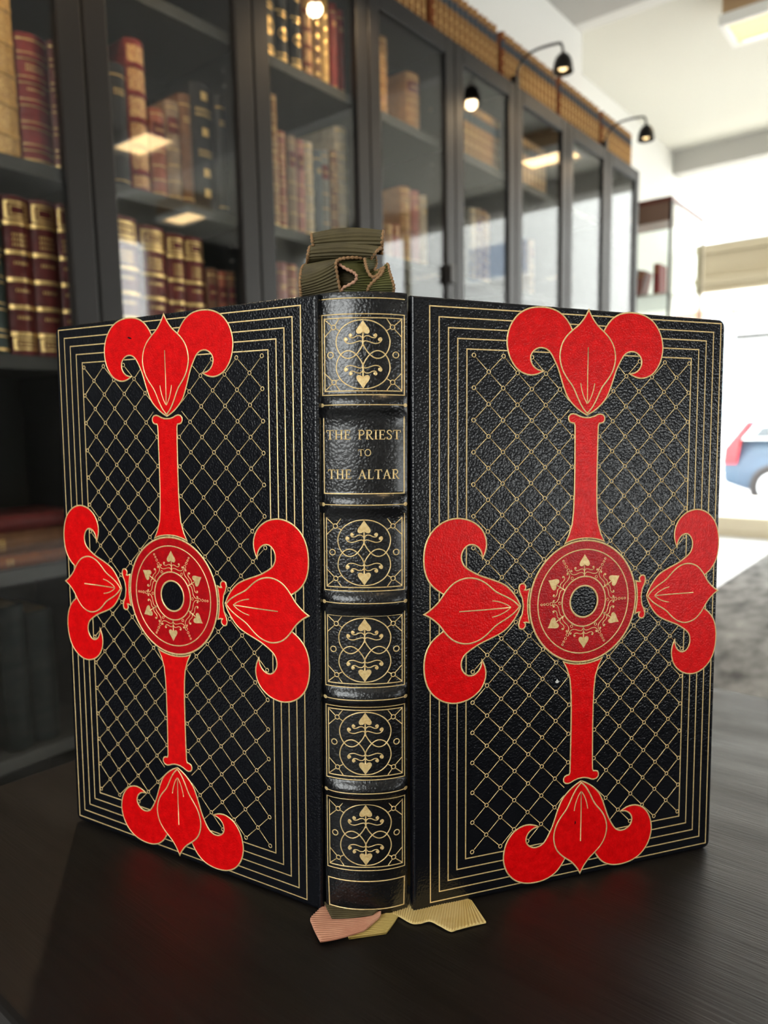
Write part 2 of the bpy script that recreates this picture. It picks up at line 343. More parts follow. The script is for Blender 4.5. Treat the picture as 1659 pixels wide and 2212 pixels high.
def sprig_arms(k):      # the two pairs of scrolled arms of the roundel sprigs, stem foot at y=0
    A = catmull(mm([[0, 0.2], [1.0, 1.2], [2.6, 1.1], [4.4, 0.55], [6.0, 0.55], [7.1, 1.3], [7.3, 2.2], [6.6, 2.5]]), 4)
    B = catmull(mm([[0, 1.7], [0.7, 2.7], [1.9, 2.75], [3.2, 2.25], [4.3, 2.3], [5.0, 3.0], [4.9, 3.6], [4.4, 3.7]]), 4)
    return [A, mirror(A), B, mirror(B)]
def fleur_place(s, ang, off, ks=1.0):
    # local fleur coordinates (a across, l along) at direction ang from the cross centre, base at distance off
    ca, sa = math.cos(ang), math.sin(ang)
    def pl(a, l, h):
        r = off + l * ks
        u = UC + r * ca - a * sa; z = ZC + r * sa + a * ca
        return Vector((s * u, -h, z))
    return pl
def shadeless(bm): bmesh.ops.recalc_face_normals(bm, faces=bm.faces[:])

def make_cover(s, name, label):
    e0 = Vector((0.0265, -0.0016, 0.0001)) if s > 0 else Vector((-0.0265, 0.0013, -0.0001))
    eu = Vector((0.9471, 0.3210, -0.0012)) if s > 0 else Vector((-0.8718, 0.4899, 0.0078))
    ez = Vector((-0.0030, 0.0125, 0.9999)) if s > 0 else Vector((0.0034, -0.0099, 0.9999))
    x = (eu * s).normalized(); y = ez.cross(x).normalized()
    mt = Matrix.Identity(4)
    for i in range(3): mt[i][0] = x[i]; mt[i][1] = y[i]; mt[i][2] = ez[i]; mt[i][3] = e0[i]
    flat = lambda u, z, h: Vector((s * u, -h, z))
    # board
    bm = bmesh.new()
    u0, u1, z0, z1, r = -0.0078, 0.1482, TZ + 0.0001, 0.2592, 0.0035
    out = [(u0, z0), (u0 + 0.0005, z0)] + arc(u1 - r, z0 + r, r, -90, 0, 5) + arc(u1 - r, z1 - 0.0013 - r, r, 0, 90, 5) + [(u0, z1 + 0.0006)]
    dd = 0.0036
    A = [bm.verts.new((s * u, 0, z)) for u, z in out]; B = [bm.verts.new((s * u, dd, z)) for u, z in out]
    fa = bm.faces.new(A); fb = bm.faces.new(B[::-1])
    for i in range(len(A)): bm.faces.new((A[i], B[i], B[(i + 1) % len(A)], A[(i + 1) % len(A)]))
    bmesh.ops.recalc_face_normals(bm, faces=bm.faces[:])
    bmesh.ops.bevel(bm, geom=list(fa.edges), offset=0.0014, segments=4, profile=0.5, affect='EDGES')
    # gilt: five nested frames
    H0, HH = 0.00002, 0.00011
    for k in range(5):
        i = 0.0042 * k - 0.0001 * k; a, b, c, d = i, 0.1454 - i, 0.006 + i, 0.256 - i
        stroke(bm, [(a, c), (b, c), (b, d), (a, d)], 0.00052, flat, H0, HH, 1, True)
    # lattice with rings
    du, dz, gu, gz = 0.013545, 0.013275, 0.01955, 0.0249
    pts = {}
    for i in range(17):
        for j in range(33):
            if (i + j) % 2: continue
            u, z = gu + du * i / 2, gz + dz * j / 2
            a, l = abs(u - UC), abs(z - ZC)
            if a < 0.0035: continue
            if math.hypot(a, l) < 0.0265: continue
            if a < 0.0052 and l < 0.085: continue
            if a < 0.0085 and 0.0775 < l < 0.092: continue
            pts[(i, j)] = (u + random.uniform(-1, 1) * 0.00008, z + random.uniform(-1, 1) * 0.00008)
    for (i, j), p in pts.items():
        a, l = abs(p[0] - UC), abs(p[1] - ZC)
        ring(bm, p, 0.00082, 0.00036, flat, H0, HH, 1, 12)
        for di, dj in ((1, 1), (-1, 1), (1, -1), (-1, -1)):
            q = pts.get((i + di, j + dj)); P = Vector(p)
            if q is None:
                if not (0 <= i + di <= 16 and 0 <= j + dj <= 32): continue
                Q = Vector((gu + du * (i + di) / 2, gz + dz * (j + dj) / 2))
                if abs(Q.x - UC) < 0.0086 and abs(abs(Q.y - ZC) - 0.084) < 0.009: Q = P.lerp(Q, 0.72)
            elif dj < 0: continue
            else: Q = Vector(q)
            d = (Q - P).normalized()
            stroke(bm, [P + d * 0.00125, Q - d * (0.00125 if q else 0.0)], 0.00034, flat, H0, HH, 1)
    if s > 0:          # a small chip in the leather below the roundel
        plate(bm, [(0.0607 + 0.0010 * math.cos(a) * q, 0.0960 + 0.0012 * math.sin(a) * q) for a, q in zip([k * PI / 4 for k in range(8)], (1, .6, .9, .5, 1, .8, .6, .9))], flat, 0.00001, 0.00006, 2)
        plate(bm, [(0.0705, 0.0286), (0.0711, 0.0292), (0.0710, 0.0304), (0.0705, 0.0301)], flat, 0.0003, 0.00064, 0)
    else:              # dark nick in the red onlay
        plate(bm, [(0.0942, 0.2487), (0.0958, 0.2488), (0.0972, 0.2496), (0.0962, 0.2498), (0.0948, 0.2493)], flat, 0.0003, 0.00042, 0)
    cov = link(name, bm, [M['black_leather'], M['gilt'], M['white_lacquer']], book, mt)
    cov['label'] = label
    # red onlays
    ON = 0.00040
    def onlay(nm_, build, mats=('red_leather', 'gilt')):
        bm = bmesh.new(); build(bm); return link(nm_, bm, [M[k] for k in mats], cov)
    for ang, off, ks in ((PI / 2, 0.0823, 1), (-PI / 2, 0.0826, 0.97), (0, 0.0333, 0.905), (PI, 0.0317, 1)):
        pl = fleur_place(s, ang, off, ks)
        for sg in (1, -1):
            f = (lambda P: [(sg * x, y) for x, y in P])
            def bld(bm):
                plate(bm, f(PO2 + PN2[1:] + PIN), pl, 0, ON, 0)
                shadeless(bm)
                stroke(bm, f(PO2 + PN2[1:]), 0.0007, pl, ON - 0.00005, 0.00016, 1)
            onlay('onlay_petal', bld)
        def bld(bm):
            plate(bm, BUD + mirror(BUD[1:-1])[::-1], pl, ON - 0.0001, ON + 0.00022, 0)
            shadeless(bm)
            h = ON + 0.00018
            stroke(bm, BUD + mirror(BUD[1:-1])[::-1], 0.0007, pl, h, 0.00014, 1, True)
            stroke(bm, mm([(0.0, 29.1), (0.1, 17), (0, 5.0)]), 0.00062, pl, h, 0.00012, 1)
            V = catmull(mm([[3.56, 13.76], [3.11, 11.37], [2.37, 9.06], [1.39, 6.85], [0.1, 4.9]]), 3)
            stroke(bm, V, 0.00058, pl, h, 0.00012, 1); stroke(bm, mirror(V), 0.00058, pl, h, 0.00012, 1)
        onlay('onlay_bud', bld)
    R2 = 28.35
    half = [(0, 81.1), (1.8, 81.2), (3.7, 81.7), (5.4, 82.45), (6.8, 82.75), (8.2, 82.45), (9.1, 81.5), (9.15, 80.3), (8.6, 79.3), (7.5, 78.85), (6.3, 78.75), (5.9, 77.6), (5.75, 70), (5.65, 58), (5.7, 48), (6.0, 40), (6.6, 34.5), (8.2, 29.8), (10.1, 26.4)]
    bot = [(R2 * math.sin(a), R2 * math.cos(a)) for a in [0.3643 * (1 - k / 5) for k in range(1, 6)]]
    colr = mm(half + bot)
    halfc = [(0, 30.4), (3.5, 30.9), (6.3, 32.2), (8.2, 32.6), (9.5, 32.2), (10.0, 31.1), (9.7, 30.0), (8.8, 29.3), (7.7, 29.4), (7.1, 29.9), (7.0, 29.0), (7.5, 27.35)]
    botc = [(R2 * math.sin(a), R2 * math.cos(a)) for a in [0.2674 * (1 - k / 4) for k in range(1, 5)]]
    for ang, P, n_ in ((PI / 2, colr, 'onlay_stem'), (-PI / 2, colr, 'onlay_stem'), (0, mm(halfc + botc), 'onlay_collar'), (PI, mm(halfc + botc), 'onlay_collar')):
        pl = fleur_place(s, ang, 0.0)
        loop = P + mirror(P[1:-1])[::-1]
        def bld(bm):
            plate(bm, loop, pl, 0, ON, 0); shadeless(bm)
            stroke(bm, loop, 0.00068, pl, ON - 0.00005, 0.00016, 1, True)
        onlay(n_, bld)
    def bld(bm):   # annulus with sprigs
        n = 72; pl = lambda x, y, h: Vector((s * (UC + x), -h, ZC + y))
        ri, ro = 0.0070, 0.0273
        def circ(r, h): return [bm.verts.new(pl(r * math.cos(2 * PI * k / n), r * math.sin(2 * PI * k / n), h)) for k in range(n)]
        a, b, c, d = circ(ri, 0), circ(ri, ON), circ(ro, ON), circ(ro, 0)
        for A, B in ((a, b), (b, c), (c, d)):
            for k in range(n): bm.faces.new((A[k], A[(k + 1) % n], B[(k + 1) % n], B[k]))
        shadeless(bm)
        h = ON - 0.00003
        for r, wd in ((0.0273, 0.00085), (0.0233, 0.00062), (0.0112, 0.0007), (0.0071, 0.00085)): ring(bm, (0, 0), r, wd, pl, h, 0.00016, 1, 72)
        for k in range(6):
            th = PI / 2 + k * PI / 3
            rot = lambda P, th=th: [(math.cos(th) * (y + 0.0118) + math.sin(th) * x, math.sin(th) * (y + 0.0118) - math.cos(th) * x) for x, y in P]
            plate(bm, rot([(x, y + 0.0066) for x, y in HEART]), pl, h, h + 0.0002, 1)
            stroke(bm, rot([(0, -0.0003), (0, 0.0055)]), 0.0006, pl, h, 0.00014, 1)
            for A in sprig_arms(1): stroke(bm, rot(A), 0.00038, pl, h, 0.00013, 1)
            for x, y in ((0.0066, 0.0021), (-0.0066, 0.0021), (0.0045, 0.0034), (-0.0045, 0.0034)): blob(bm, rot([(x, y)])[0], 0.00055, pl, h, 0.0002, 1)
            t2 = th + PI / 6
            for r, rr in ((0.0124, 0.0006), (0.0166, 0.00068), (0.0185, 0.00056), (0.0201, 0.00044), (0.0215, 0.00042)):
                ring(bm, (r * math.cos(t2), r * math.sin(t2)), rr, 0.00028, pl, h, 0.00012, 1, 12)
    onlay('onlay_roundel', bld, ('dark_red_leather', 'gilt'))
    return cov
make_cover(1, 'front_cover', 'right-hand board with the five gilt frames')
make_cover(-1, 'back_cover', 'left-hand board with the five gilt frames')

# spine
XC, HW = -0.0007, 0.0174
zs = lambda z: 0.2019 + 0.988 * (z - 0.2019)
BANDS = [zs(z * 0.001) for z in (216.9, 176.9, 136.7, 96.2, 56.1)]
def spine_y(x, z, h=0):
    q = min(1, abs((x - XC) / HW)); b = 0
    for zb in BANDS:
        d = abs(z - zb)
        if d < 0.0042: b = 0.0017 * (1 - min(1, d / 0.0042) ** 2.2) ** 0.9 if d > 0.0012 else 0.0017
    b2 = b * (1 - q ** 8)
    lip = 0.0006 * max(0, 1 - (0.2600 - z) / 0.0025) if z > 0.2575 else 0
    return -(0.0016 + 0.0046 * (1 - q ** 2.3)) - b2 - h + lip
def spine_pl(x, z, h): return Vector((x, spine_y(x, z, h), z))
bm = bmesh.new()
zl = [TZ + 0.0008, TZ + 0.0014]; z = TZ + 0.003
while z < 0.259: zl.append(z); z += 0.0007 if min(abs(z - b) for b in BANDS) < 0.006 else 0.003
zl += [0.2595, 0.2602, 0.2604]
xs = [XC + HW * math.sin(PI / 2 * (k / 14 - 1)) for k in range(29)]
rows = []
for z in zl:
    rows.append([bm.verts.new((xs[0] + 0.0005, 0.006, z))] + [bm.verts.new(spine_pl(x, z, 0)) for x in xs] + [bm.verts.new((xs[-1] - 0.0005, 0.006, z))] + [bm.verts.new((x, 0.0 - 0.0005, z)) for x in (XC + 0.012, XC, XC - 0.012)])
for A, B in zip(rows, rows[1:]):
    for k in range(len(A)):
        f = bm.faces.new((A[k], A[(k + 1) % len(A)], B[(k + 1) % len(A)], B[k])); f.smooth = True
bm.faces.new(rows[0]); bm.faces.new(rows[-1][::-1])
bmesh.ops.recalc_face_normals(bm, faces=bm.faces[:])
H0, HH = 0.00004, 0.00012
def dense(P, closed=False, step=0.0012):
    P = list(P) + ([P[0]] if closed else []); out = []
    for a, b in zip(P, P[1:]):
        n = max(1, int((Vector(b) - Vector(a)).length / step))
        for k in range(n): out.append(tuple(Vector(a).lerp(Vector(b), k / n)))
    if not closed: out.append(tuple(P[-1]))
    return out
def sst(P, wd=0.00046, closed=False, sm=0):
    if sm: P = catmull(P, sm)
    stroke(bm, dense(P, closed), wd, spine_pl, H0, HH, 1, closed)
def rect(x0, x1, z0, z1, wd=0.00042): sst([(x0, z0), (x1, z0), (x1, z1), (x0, z1)], wd, True)
UPL = [(0, 4.2), (-.9, 2.3), (-2.5, .2), (-4.0, -1.0), (-5.6, -1.5), (-7.2, -1.2), (-8.6, -.2), (-10.0, 2), (-10.6, 4.6), (-10.3, 7), (-8.8, 9.8), (-6.4, 11.8), (-3.3, 13.1), (0, 13.5)]
AR1 = [(0, 4.6), (-.8, 5.3), (-2.5, 4.95), (-4.6, 4.3), (-6.4, 4.6), (-7.35, 5.7), (-7.1, 6.5), (-6.5, 6.5)]
AR2 = [(0, 6.2), (-1, 7.2), (-2.4, 7.2), (-3.6, 6.6), (-4.8, 6.55), (-5.4, 7.4), (-5.1, 8.0), (-4.6, 8.0)]
for c in (236.5, 157.1, 116.65, 76.9, 37.0):
    c = zs(c * 0.001); X = XC - 0.0001
    rect(X - 0.0163, X + 0.0163, c - 0.0156, c + 0.0156, 0.0004); rect(X - 0.0153, X + 0.0153, c - 0.0141, c + 0.0141)
    tr = lambda P, sx, sz: [(X + sx * x * 0.001, c + sz * z * 0.000988) for x, z in P]
    for sx in (1, -1):
        ring(bm, (X + sx * 0.0129, c), 0.00115, 0.0004, spine_pl, H0, HH, 1, 16)
        for sz in (1, -1):
            sst(tr(UPL, sx, sz), 0.00046, sm=4)
            sst(tr(AR1, sx, sz), 0.0004, sm=4); sst(tr(AR2, sx, sz), 0.0004, sm=4)
            for p, r in (((-6.55, 5.85), 0.0007), ((-4.65, 7.45), 0.0006)): blob(bm, tr([p], sx, sz)[0], r, spine_pl, H0, 0.0002, 1)
            q = (11.6, 10.8)
            ring(bm, tr([q], sx, sz)[0], 0.0009, 0.00038, spine_pl, H0, HH, 1, 14)
            for e in ((15.2, 14.0), (9.3, 14.0), (15.2, 7.2), (8.9, 9.2)):
                d = Vector((e[0] - q[0], e[1] - q[1])).normalized() * 1.05
                sst(tr([(q[0] + d.x, q[1] + d.y), e], sx, sz), 0.00038)
    for sz in (1, -1):
        sst(tr([(0, 3.2), (0, 9)], 1, sz), 0.0006)
        plate(bm, tr([(x * 1000 * 1.02, z * 1000 + 10.6) for x, z in HEART], 1, sz), spine_pl, H0, 0.00022, 1)
rect(XC - 0.0161, XC + 0.0161, zs(0.1812), zs(0.2124), 0.00044)
for zb in BANDS:
    sst([(XC - 0.0168, zb - 0.0002), (XC + 0.0168, zb - 0.0002)], 0.0004)
    for sx in (1, -1): blob(bm, (XC + sx * 0.0166, zb - 0.0002), 0.0008, spine_pl, H0, 0.0002, 1)
sst([(XC - 0.0164, 0.2578), (XC + 0.0164, 0.2578)], 0.00042)
sst([(XC - 0.0158, 0.0062), (XC - 0.0161, 0.0186), (XC + 0.0161, 0.0186), (XC + 0.0158, 0.0062)], 0.0005, True)
# lettering: cut as heavy and light strokes with serifs
LET = {
 'T': (0.80, [((.40, .02), (.40, .97), .14), ((.02, .96), (.78, .96), .07), ((.04, .96), (.02, .76), .06), ((.76, .96), (.78, .76), .06), ((.22, .03), (.58, .03), .06)]),
 'H': (0.90, [((.18, .02), (.18, .98), .14), ((.72, .02), (.72, .98), .14), ((.18, .50), (.72, .50), .07), ((.02, .03), (.34, .03), .06), ((.56, .03), (.88, .03), .06), ((.02, .97), (.34, .97), .06), ((.56, .97), (.88, .97), .06)]),
 'E': (0.72, [((.18, .02), (.18, .98), .14), ((.02, .97), (.62, .97), .07), ((.61, .97), (.62, .76), .06), ((.18, .51), (.50, .51), .07), ((.50, .62), (.50, .40), .06), ((.02, .03), (.64, .03), .07), ((.63, .03), (.68, .25), .06)]),
 'P': (0.70, [((.18, .02), (.18, .98), .14), ((.02, .03), (.36, .03), .06), ((.02, .97), (.36, .97), .06), [(.18, .96), (.42, .96), (.58, .88), (.63, .72), (.57, .56), (.42, .47), (.18, .47), .10]]),
 'R': (0.80, [((.18, .02), (.18, .98), .14), ((.02, .03), (.36, .03), .06), ((.02, .97), (.36, .97), .06), [(.18, .96), (.42, .96), (.58, .88), (.62, .73), (.56, .58), (.42, .50), (.18, .50), .10], [(.36, .50), (.50, .28), (.66, .05), (.80, .02), .12]]),
 'I': (0.38, [((.19, .02), (.19, .98), .14), ((.03, .03), (.35, .03), .06), ((.03, .97), (.35, .97), .06)]),
 'S': (0.60, [[(.50, .76), (.47, .90), (.30, .97), (.13, .89), (.10, .74), (.22, .60), (.40, .48), (.51, .32), (.46, .11), (.28, .02), (.10, .09), (.05, .27), .10], ((.50, .74), (.51, .96), .05), ((.05, .28), (.04, .03), .05)]),
 'O': (0.94, [[(.46 + .39 * math.cos(k * PI / 10), .50 + .48 * math.sin(k * PI / 10)) for k in range(21)] + [.11]]),
 'A': (0.90, [((.12, .03), (.44, .98), .07), ((.42, .98), (.76, .03), .14), ((.22, .36), (.64, .36), .06), ((.00, .03), (.26, .03), .06), ((.60, .03), (.90, .03), .06)]),
 'L': (0.70, [((.18, .02), (.18, .98), .14), ((.02, .97), (.36, .97), .06), ((.02, .03), (.62, .03), .07), ((.61, .03), (.66, .28), .06)]), ' ': (0.55, [])}
def text_line(txt, xl, xr, zb, hgt):
    W = sum(LET[ch][0] for ch in txt) + 0.08 * (len(txt) - 1); k = (xr - xl) / W; x = xl
    for ch in txt:
        wd, st = LET[ch]
        for q in st:
            P, t = list(q[:-1]), q[-1]
            P = [(x + p[0] * k, zb + p[1] * hgt) for p in P]
            if len(P) > 2: P = catmull(P, 3)
            stroke(bm, dense(P, step=0.0006), t * hgt * 1.12, spine_pl, H0, HH, 1)
        x += (wd + 0.08) * k
text_line('THE PRIEST', -0.0158, 0.0140, zs(0.2030), 0.0037)
text_line('TO', -0.0030, 0.0023, zs(0.1964), 0.0026)
text_line('THE ALTAR', -0.0152, 0.0134, zs(0.1871), 0.0038)
link('spine', bm, [M['spine_leather'], M['gilt']], book)

# text block between the boards
bm = bmesh.new()
def cpt(s, u, d):
    if s > 0: e0, eu = Vector((0.0265, -0.0016)), Vector((0.9471, 0.321))
    else: e0, eu = Vector((-0.0265, 0.0013)), Vector((-0.8718, 0.4899))
    nn = Vector((-eu.y, eu.x)) if s > 0 else Vector((eu.y, -eu.x))
    return e0 + eu * u + nn * d
P = [cpt(-1, 0.139, 0.0045), cpt(-1, 0.139, 0.0205), cpt(-1, 0.03, 0.0205), Vector((0.0, 0.032)), cpt(1, 0.03, 0.0205), cpt(1, 0.139, 0.0205), cpt(1, 0.139, 0.0045), cpt(1, -0.004, 0.0045), Vector((0.0165, 0.0062)), Vector((-0.0172, 0.0062)), cpt(-1, -0.004, 0.0045)]
A = [bm.verts.new((*p, 0.0095)) for p in P]; B = [bm.verts.new((*p, 0.2545)) for p in P]
bm.faces.new(A); bm.faces.new(B[::-1])
for i in range(len(P)): bm.faces.new((A[i], A[(i + 1) % len(P)], B[(i + 1) % len(P)], B[i]))
bmesh.ops.recalc_face_normals(bm, faces=bm.faces[:])
link('text_block', bm, M['paper'], book)

# grosgrain register ribbons
def ribbon(name, rows, mat, thread, pitch=0.00095, amp=0.0002, flatz=False, edges=(True, True), nu=14, bulge=0.0, thick=0.0005, label=None):
    """rows: (Lx, Ly, Lz, Rx, Ry, Rz, bulge) in mm; ribs run from L to R."""
    R = catmull([tuple(v * 0.001 for v in r) for r in rows], 40)
    acc = [0]
    for a, b in zip(R, R[1:]):
        pa = (Vector(a[:3]) + Vector(a[3:6])) / 2; pb = (Vector(b[:3]) + Vector(b[3:6])) / 2; acc.append(acc[-1] + (pb - pa).length)
    n = int(acc[-1] / pitch * 6) + 1; Q = []; j = 0
    for k in range(n + 1):
        d = acc[-1] * k / n
        while j < len(acc) - 2 and acc[j + 1] < d: j += 1
        f = (d - acc[j]) / max(1e-9, acc[j + 1] - acc[j]); Q.append([x + (y - x) * f for x, y in zip(R[j], R[j + 1])])
    G = []
    for k, q in enumerate(Q):
        L, Rr = Vector(q[:3]), Vector(q[3:6]); row = []
        for i in range(nu + 1):
            t = i / nu; p = L.lerp(Rr, t)
            bl = q[6] * math.sin(PI * t); p = p + (Vector((0, 0, bl)) if not flatz else Vector((0, bl, 0)))
            row.append(p)
        G.append(row)
    bm = bmesh.new(); V = []; V2 = []
    for k in range(len(G)):
        r = []; r2 = []
        for i in range(nu + 1):
            a = G[min(k + 2, len(G) - 1)][i] - G[max(k - 2, 0)][i]; b = G[k][min(i + 1, nu)] - G[k][max(i - 1, 0)]
            nn = a.cross(b)
            nn = nn.normalized() if nn.length > 1e-12 else Vector((0, -1, 0))
            if flatz and nn.z < 0: nn = -nn
            wob = amp * math.sin(2 * PI * k / 6)
            r.append(bm.verts.new(G[k][i] + nn * (wob + thick / 2))); r2.append(bm.verts.new(G[k][i] + nn * ((wob if not flatz else 0) - thick / 2)))
        V.append(r); V2.append(r2)
    for k in range(len(V) - 1):
        for i in range(nu):
            f = bm.faces.new((V[k][i], V[k][i + 1], V[k + 1][i + 1], V[k + 1][i])); f.smooth = True
            f = bm.faces.new((V2[k][i], V2[k + 1][i], V2[k + 1][i + 1], V2[k][i + 1])); f.smooth = True
        for i in (0, nu): bm.faces.new((V[k][i], V[k + 1][i], V2[k + 1][i], V2[k][i]))
    o = link(name, bm, mat, book)
    if label: o['label'] = label
    for ok, i in zip(edges, (0, nu)):
        if not ok: continue
        P = [G[k][i] for k in range(0, len(G), 2)]
        if len(P) < 3: continue
        bm = bmesh.new(); rad = [0.00062 + 0.00018 * math.sin(k * 2 * PI / 4) for k in range(len(P))]
        tube(bm, P, 0.0007, 6, radii=rad)
        link('stitched_edge', bm, thread, o)
    return o
OLIVE = [(-20.3, 14, 279, 6.6, 14, 279, 0), (-20.6, 12, 283, 6.9, 13, 283.5, 1.2), (-20.9, 9.5, 285, 7.1, 11, 286.3, 1.8), (-21.3, 6, 285.0, 7.2, 8, 286.6, 1.6), (-21.3, 4, 283.2, 7.1, 5, 285.2, 1.2), (-20.9, 3.6, 281, 6.8, 4.4, 282.2, 0.6), (-20.8, 5, 280.0, 6.6, 6, 280.6, 0.2),
         (-21.2, 8, 279.6, 6.2, 9, 280.0, 0.6), (-21.9, 7, 280.2, 6.0, 8, 280.2, 1.4), (-22.2, 4.2, 279.4, 5.9, 4.6, 279.2, 1.5), (-22.6, 3, 277.4, 4.5, 3.2, 277.6, 1.0), (-23.0, 4, 275.6, 3.0, 5, 276.2, 0.3), (-23.6, 8, 274.6, 1.5, 8, 275.4, 0.2),
         (-24.2, 8.5, 273.6, -1.0, 6, 275.6, 0.4), (-25.0, 6, 272.6, -5.0, 3, 275.2, 0.2), (-25.4, 3, 270.5, -9.0, 0.5, 274.2, -0.4), (-25.7, 1.0, 268, -11.2, -1.0, 272.8, -0.8), (-25.8, 0.0, 265, -11.4, -1.0, 270.6, -0.9), (-25.7, 0.5, 262.4, -11.0, 0.5, 267.5, -0.6), (-25.4, 2.5, 259.6, -10.0, 3, 262.0, 0), (-23.5, 6.5, 257, -9.0, 7, 258, 0)]
ribbon('ribbon_marker', OLIVE, M['olive'], M['thread'], pitch=0.00118, amp=0.0003, label='olive ribbon folded over the head of the spine')
PINKB = [(-11.4, 3.5, 273.6, 0.2, 6, 275.0, 0), (-10.5, 1.6, 272.4, -1.0, 7, 274.0, 0), (-7.5, 1.0, 270.4, -0.5, 6, 272.3, 0.2), (-4.6, 0.9, 269.0, 1.0, 5, 270.2, 0.2), (-3.4, 1.0, 267.6, 2.2, 4, 268.4, 0.2), (-4.0, 1.6, 265.8, 3.0, 4, 266.5, 0.2), (-6.4, 2.2, 264.4, 3.4, 4, 264.4, 0.1), (-9.4, 3, 262.6, 3.0, 5, 262.0, 0), (-9.0, 6.5, 258, 3, 7, 258, 0)]
ribbon('ribbon_marker', PINKB, M['green'], M['thread_pink'], pitch=0.00105, amp=0.00028, edges=(True, False), label='green ribbon with a pink stitched edge in the folds')
BACK = [(-13.5, 9.5, 276.5, 3.5, 9.5, 276.5, 0), (-13.5, 8, 272, 3.0, 8, 271.5, 0), (-13.5, 5.5, 268.5, 2.5, 7, 267.5, 0.4), (-13.5, 6.5, 265, 2.5, 6, 264, 0.3), (-13, 8, 258, 2.5, 8, 258, 0)]
ribbon('ribbon_marker', BACK, M['olive'], M['thread'], pitch=0.00105, amp=0.00026, edges=(False, False), label='dark olive ribbon at the back of the folds')
GREENR = [(-0.2, 4.5, 275.2, 4.0, 9, 277.2, 0), (0.2, 3.0, 272.6, 4.4, 9, 274.0, 0), (1.0, 1.8, 269.8, 3.4, 6.5, 271.0, 0), (2.6, 1.0, 267.4, 4.5, 6, 270.6, -0.3), (4.6, 0.4, 267.6, 7.4, 4.5, 271.6, -0.2), (6.8, 0.4, 270.2, 8.8, 2.6, 272.4, 0), (7.6, 0.2, 270.8, 9.2, 1.4, 271.8, 0), (6.4, 0.2, 268.0, 9.6, 0.8, 269.4, 0.1), (3.4, 0.6, 265.4, 10.6, 0.8, 266.4, 0.2), (1.4, 1.4, 263.2, 11.4, 1.4, 263.6, 0.2), (1.0, 4, 260.8, 11.2, 4, 261.0, 0), (2, 7, 257, 10.5, 7, 257, 0)]
ribbon('ribbon_marker', GREENR, M['green'], M['thread'], pitch=0.00095, amp=0.00026, label='bright green ribbon bent at the right of the folds')
# tails under the foot of the spine, lying on the table
zt = TZ * 1000
GO = [(-8, -4, zt + .6, 15, -5, zt + .6, 0), (-9, -12, zt + .6, 12.5, -11, zt + .6, 0), (-9, -19, zt + .6, 9.8, -17, zt + .6, 0), (-7.4, -24.6, zt + .6, 7.5, -21.4, zt + .6, 0)]
ribbon('ribbon_marker', [(r[0], r[1] + 3.6, r[2], r[3], r[4] + 3.6, r[5], r[6]) for r in GO], M['gold_olive'], M['thread'], pitch=0.0011, flatz=True, edges=(False, False), label='gold-olive ribbon tail under the foot')
PK = [(-19.5, -4, zt + 1.2, 5, -6, zt + 1.6, 0), (-21.6, -8, zt + 1.3, 5.4, -9.6, zt + 1.8, 0), (-24, -13, zt + 1.4, 5.0, -12.9, zt + 2.0, -1.0), (-23, -17, zt + 1.5, 3.2, -15.6, zt + 2.0, -1.4), (-21.2, -22, zt + 1.6, 1.0, -18.6, zt + 2.0, -1.4), (-18.6, -27.8, zt + 1.6, -1.2, -21.4, zt + 1.9, -0.8)]
ribbon('ribbon_marker', [(r[0], r[1] + 3.6, r[2], r[3], r[4] + 3.6, r[5], r[6]) for r in PK], M['pink'], M['thread_pink'], pitch=0.00115, flatz=True, edges=(False, False), label='copper-pink ribbon tail under the foot')
OT = [(-19, -4, zt + 2.6, 6, -4, zt + 2.8, 0), (-17.2, -9, zt + 2.6, 4.5, -9, zt + 2.8, -0.5), (-15, -14.4, zt + 2.4, 2.0, -12.6, zt + 2.8, -0.8)]
ribbon('ribbon_marker', [(r[0], r[1] + 3.6, r[2], r[3], r[4] + 3.6, r[5], r[6]) for r in OT], M['olive'], M['thread'], pitch=0.0011, flatz=True, edges=(False, False), label='olive ribbon tail on the pink one')
YL = [(10.5, -9.5, zt + .7, 10.5, 2, zt + .7, 0), (13.1, -11.0, zt + .8, 15, 4, zt + .8, 0), (17.9, -15.4, zt + .9, 22, 4, zt + .8, 0), (21.5, -15.6, zt + .9, 26, 4, zt + .8, 0), (25.6, -14.7, zt + 1.2, 30.5, 4, zt + .9, 0), (29.5, -17.6, zt + 1.2, 34, 4, zt + .9, 0), (33.6, -20.7, zt + 1.0, 37.5, 3, zt + .8, 0), (36.4, -19.8, zt + 1.0, 39.8, 2, zt + .8, 0), (40.5, -18.2, zt + 1.0, 41.5, 1, zt + .8, 0), (44.8, -16.6, zt + .9, 43.2, .5, zt + .8, 0), (48.9, -15.0, zt + .7, 44.6, -.6, zt + .8, 0)]
ribbon('ribbon_marker', [(r[0], r[1] + 3.6, r[2], r[3], r[4] + 3.6, r[5], r[6]) for r in YL], M['yellow'], M['thread'], pitch=0.0011, flatz=True, edges=(False, False), label='straw-yellow ribbon tail under the right board')

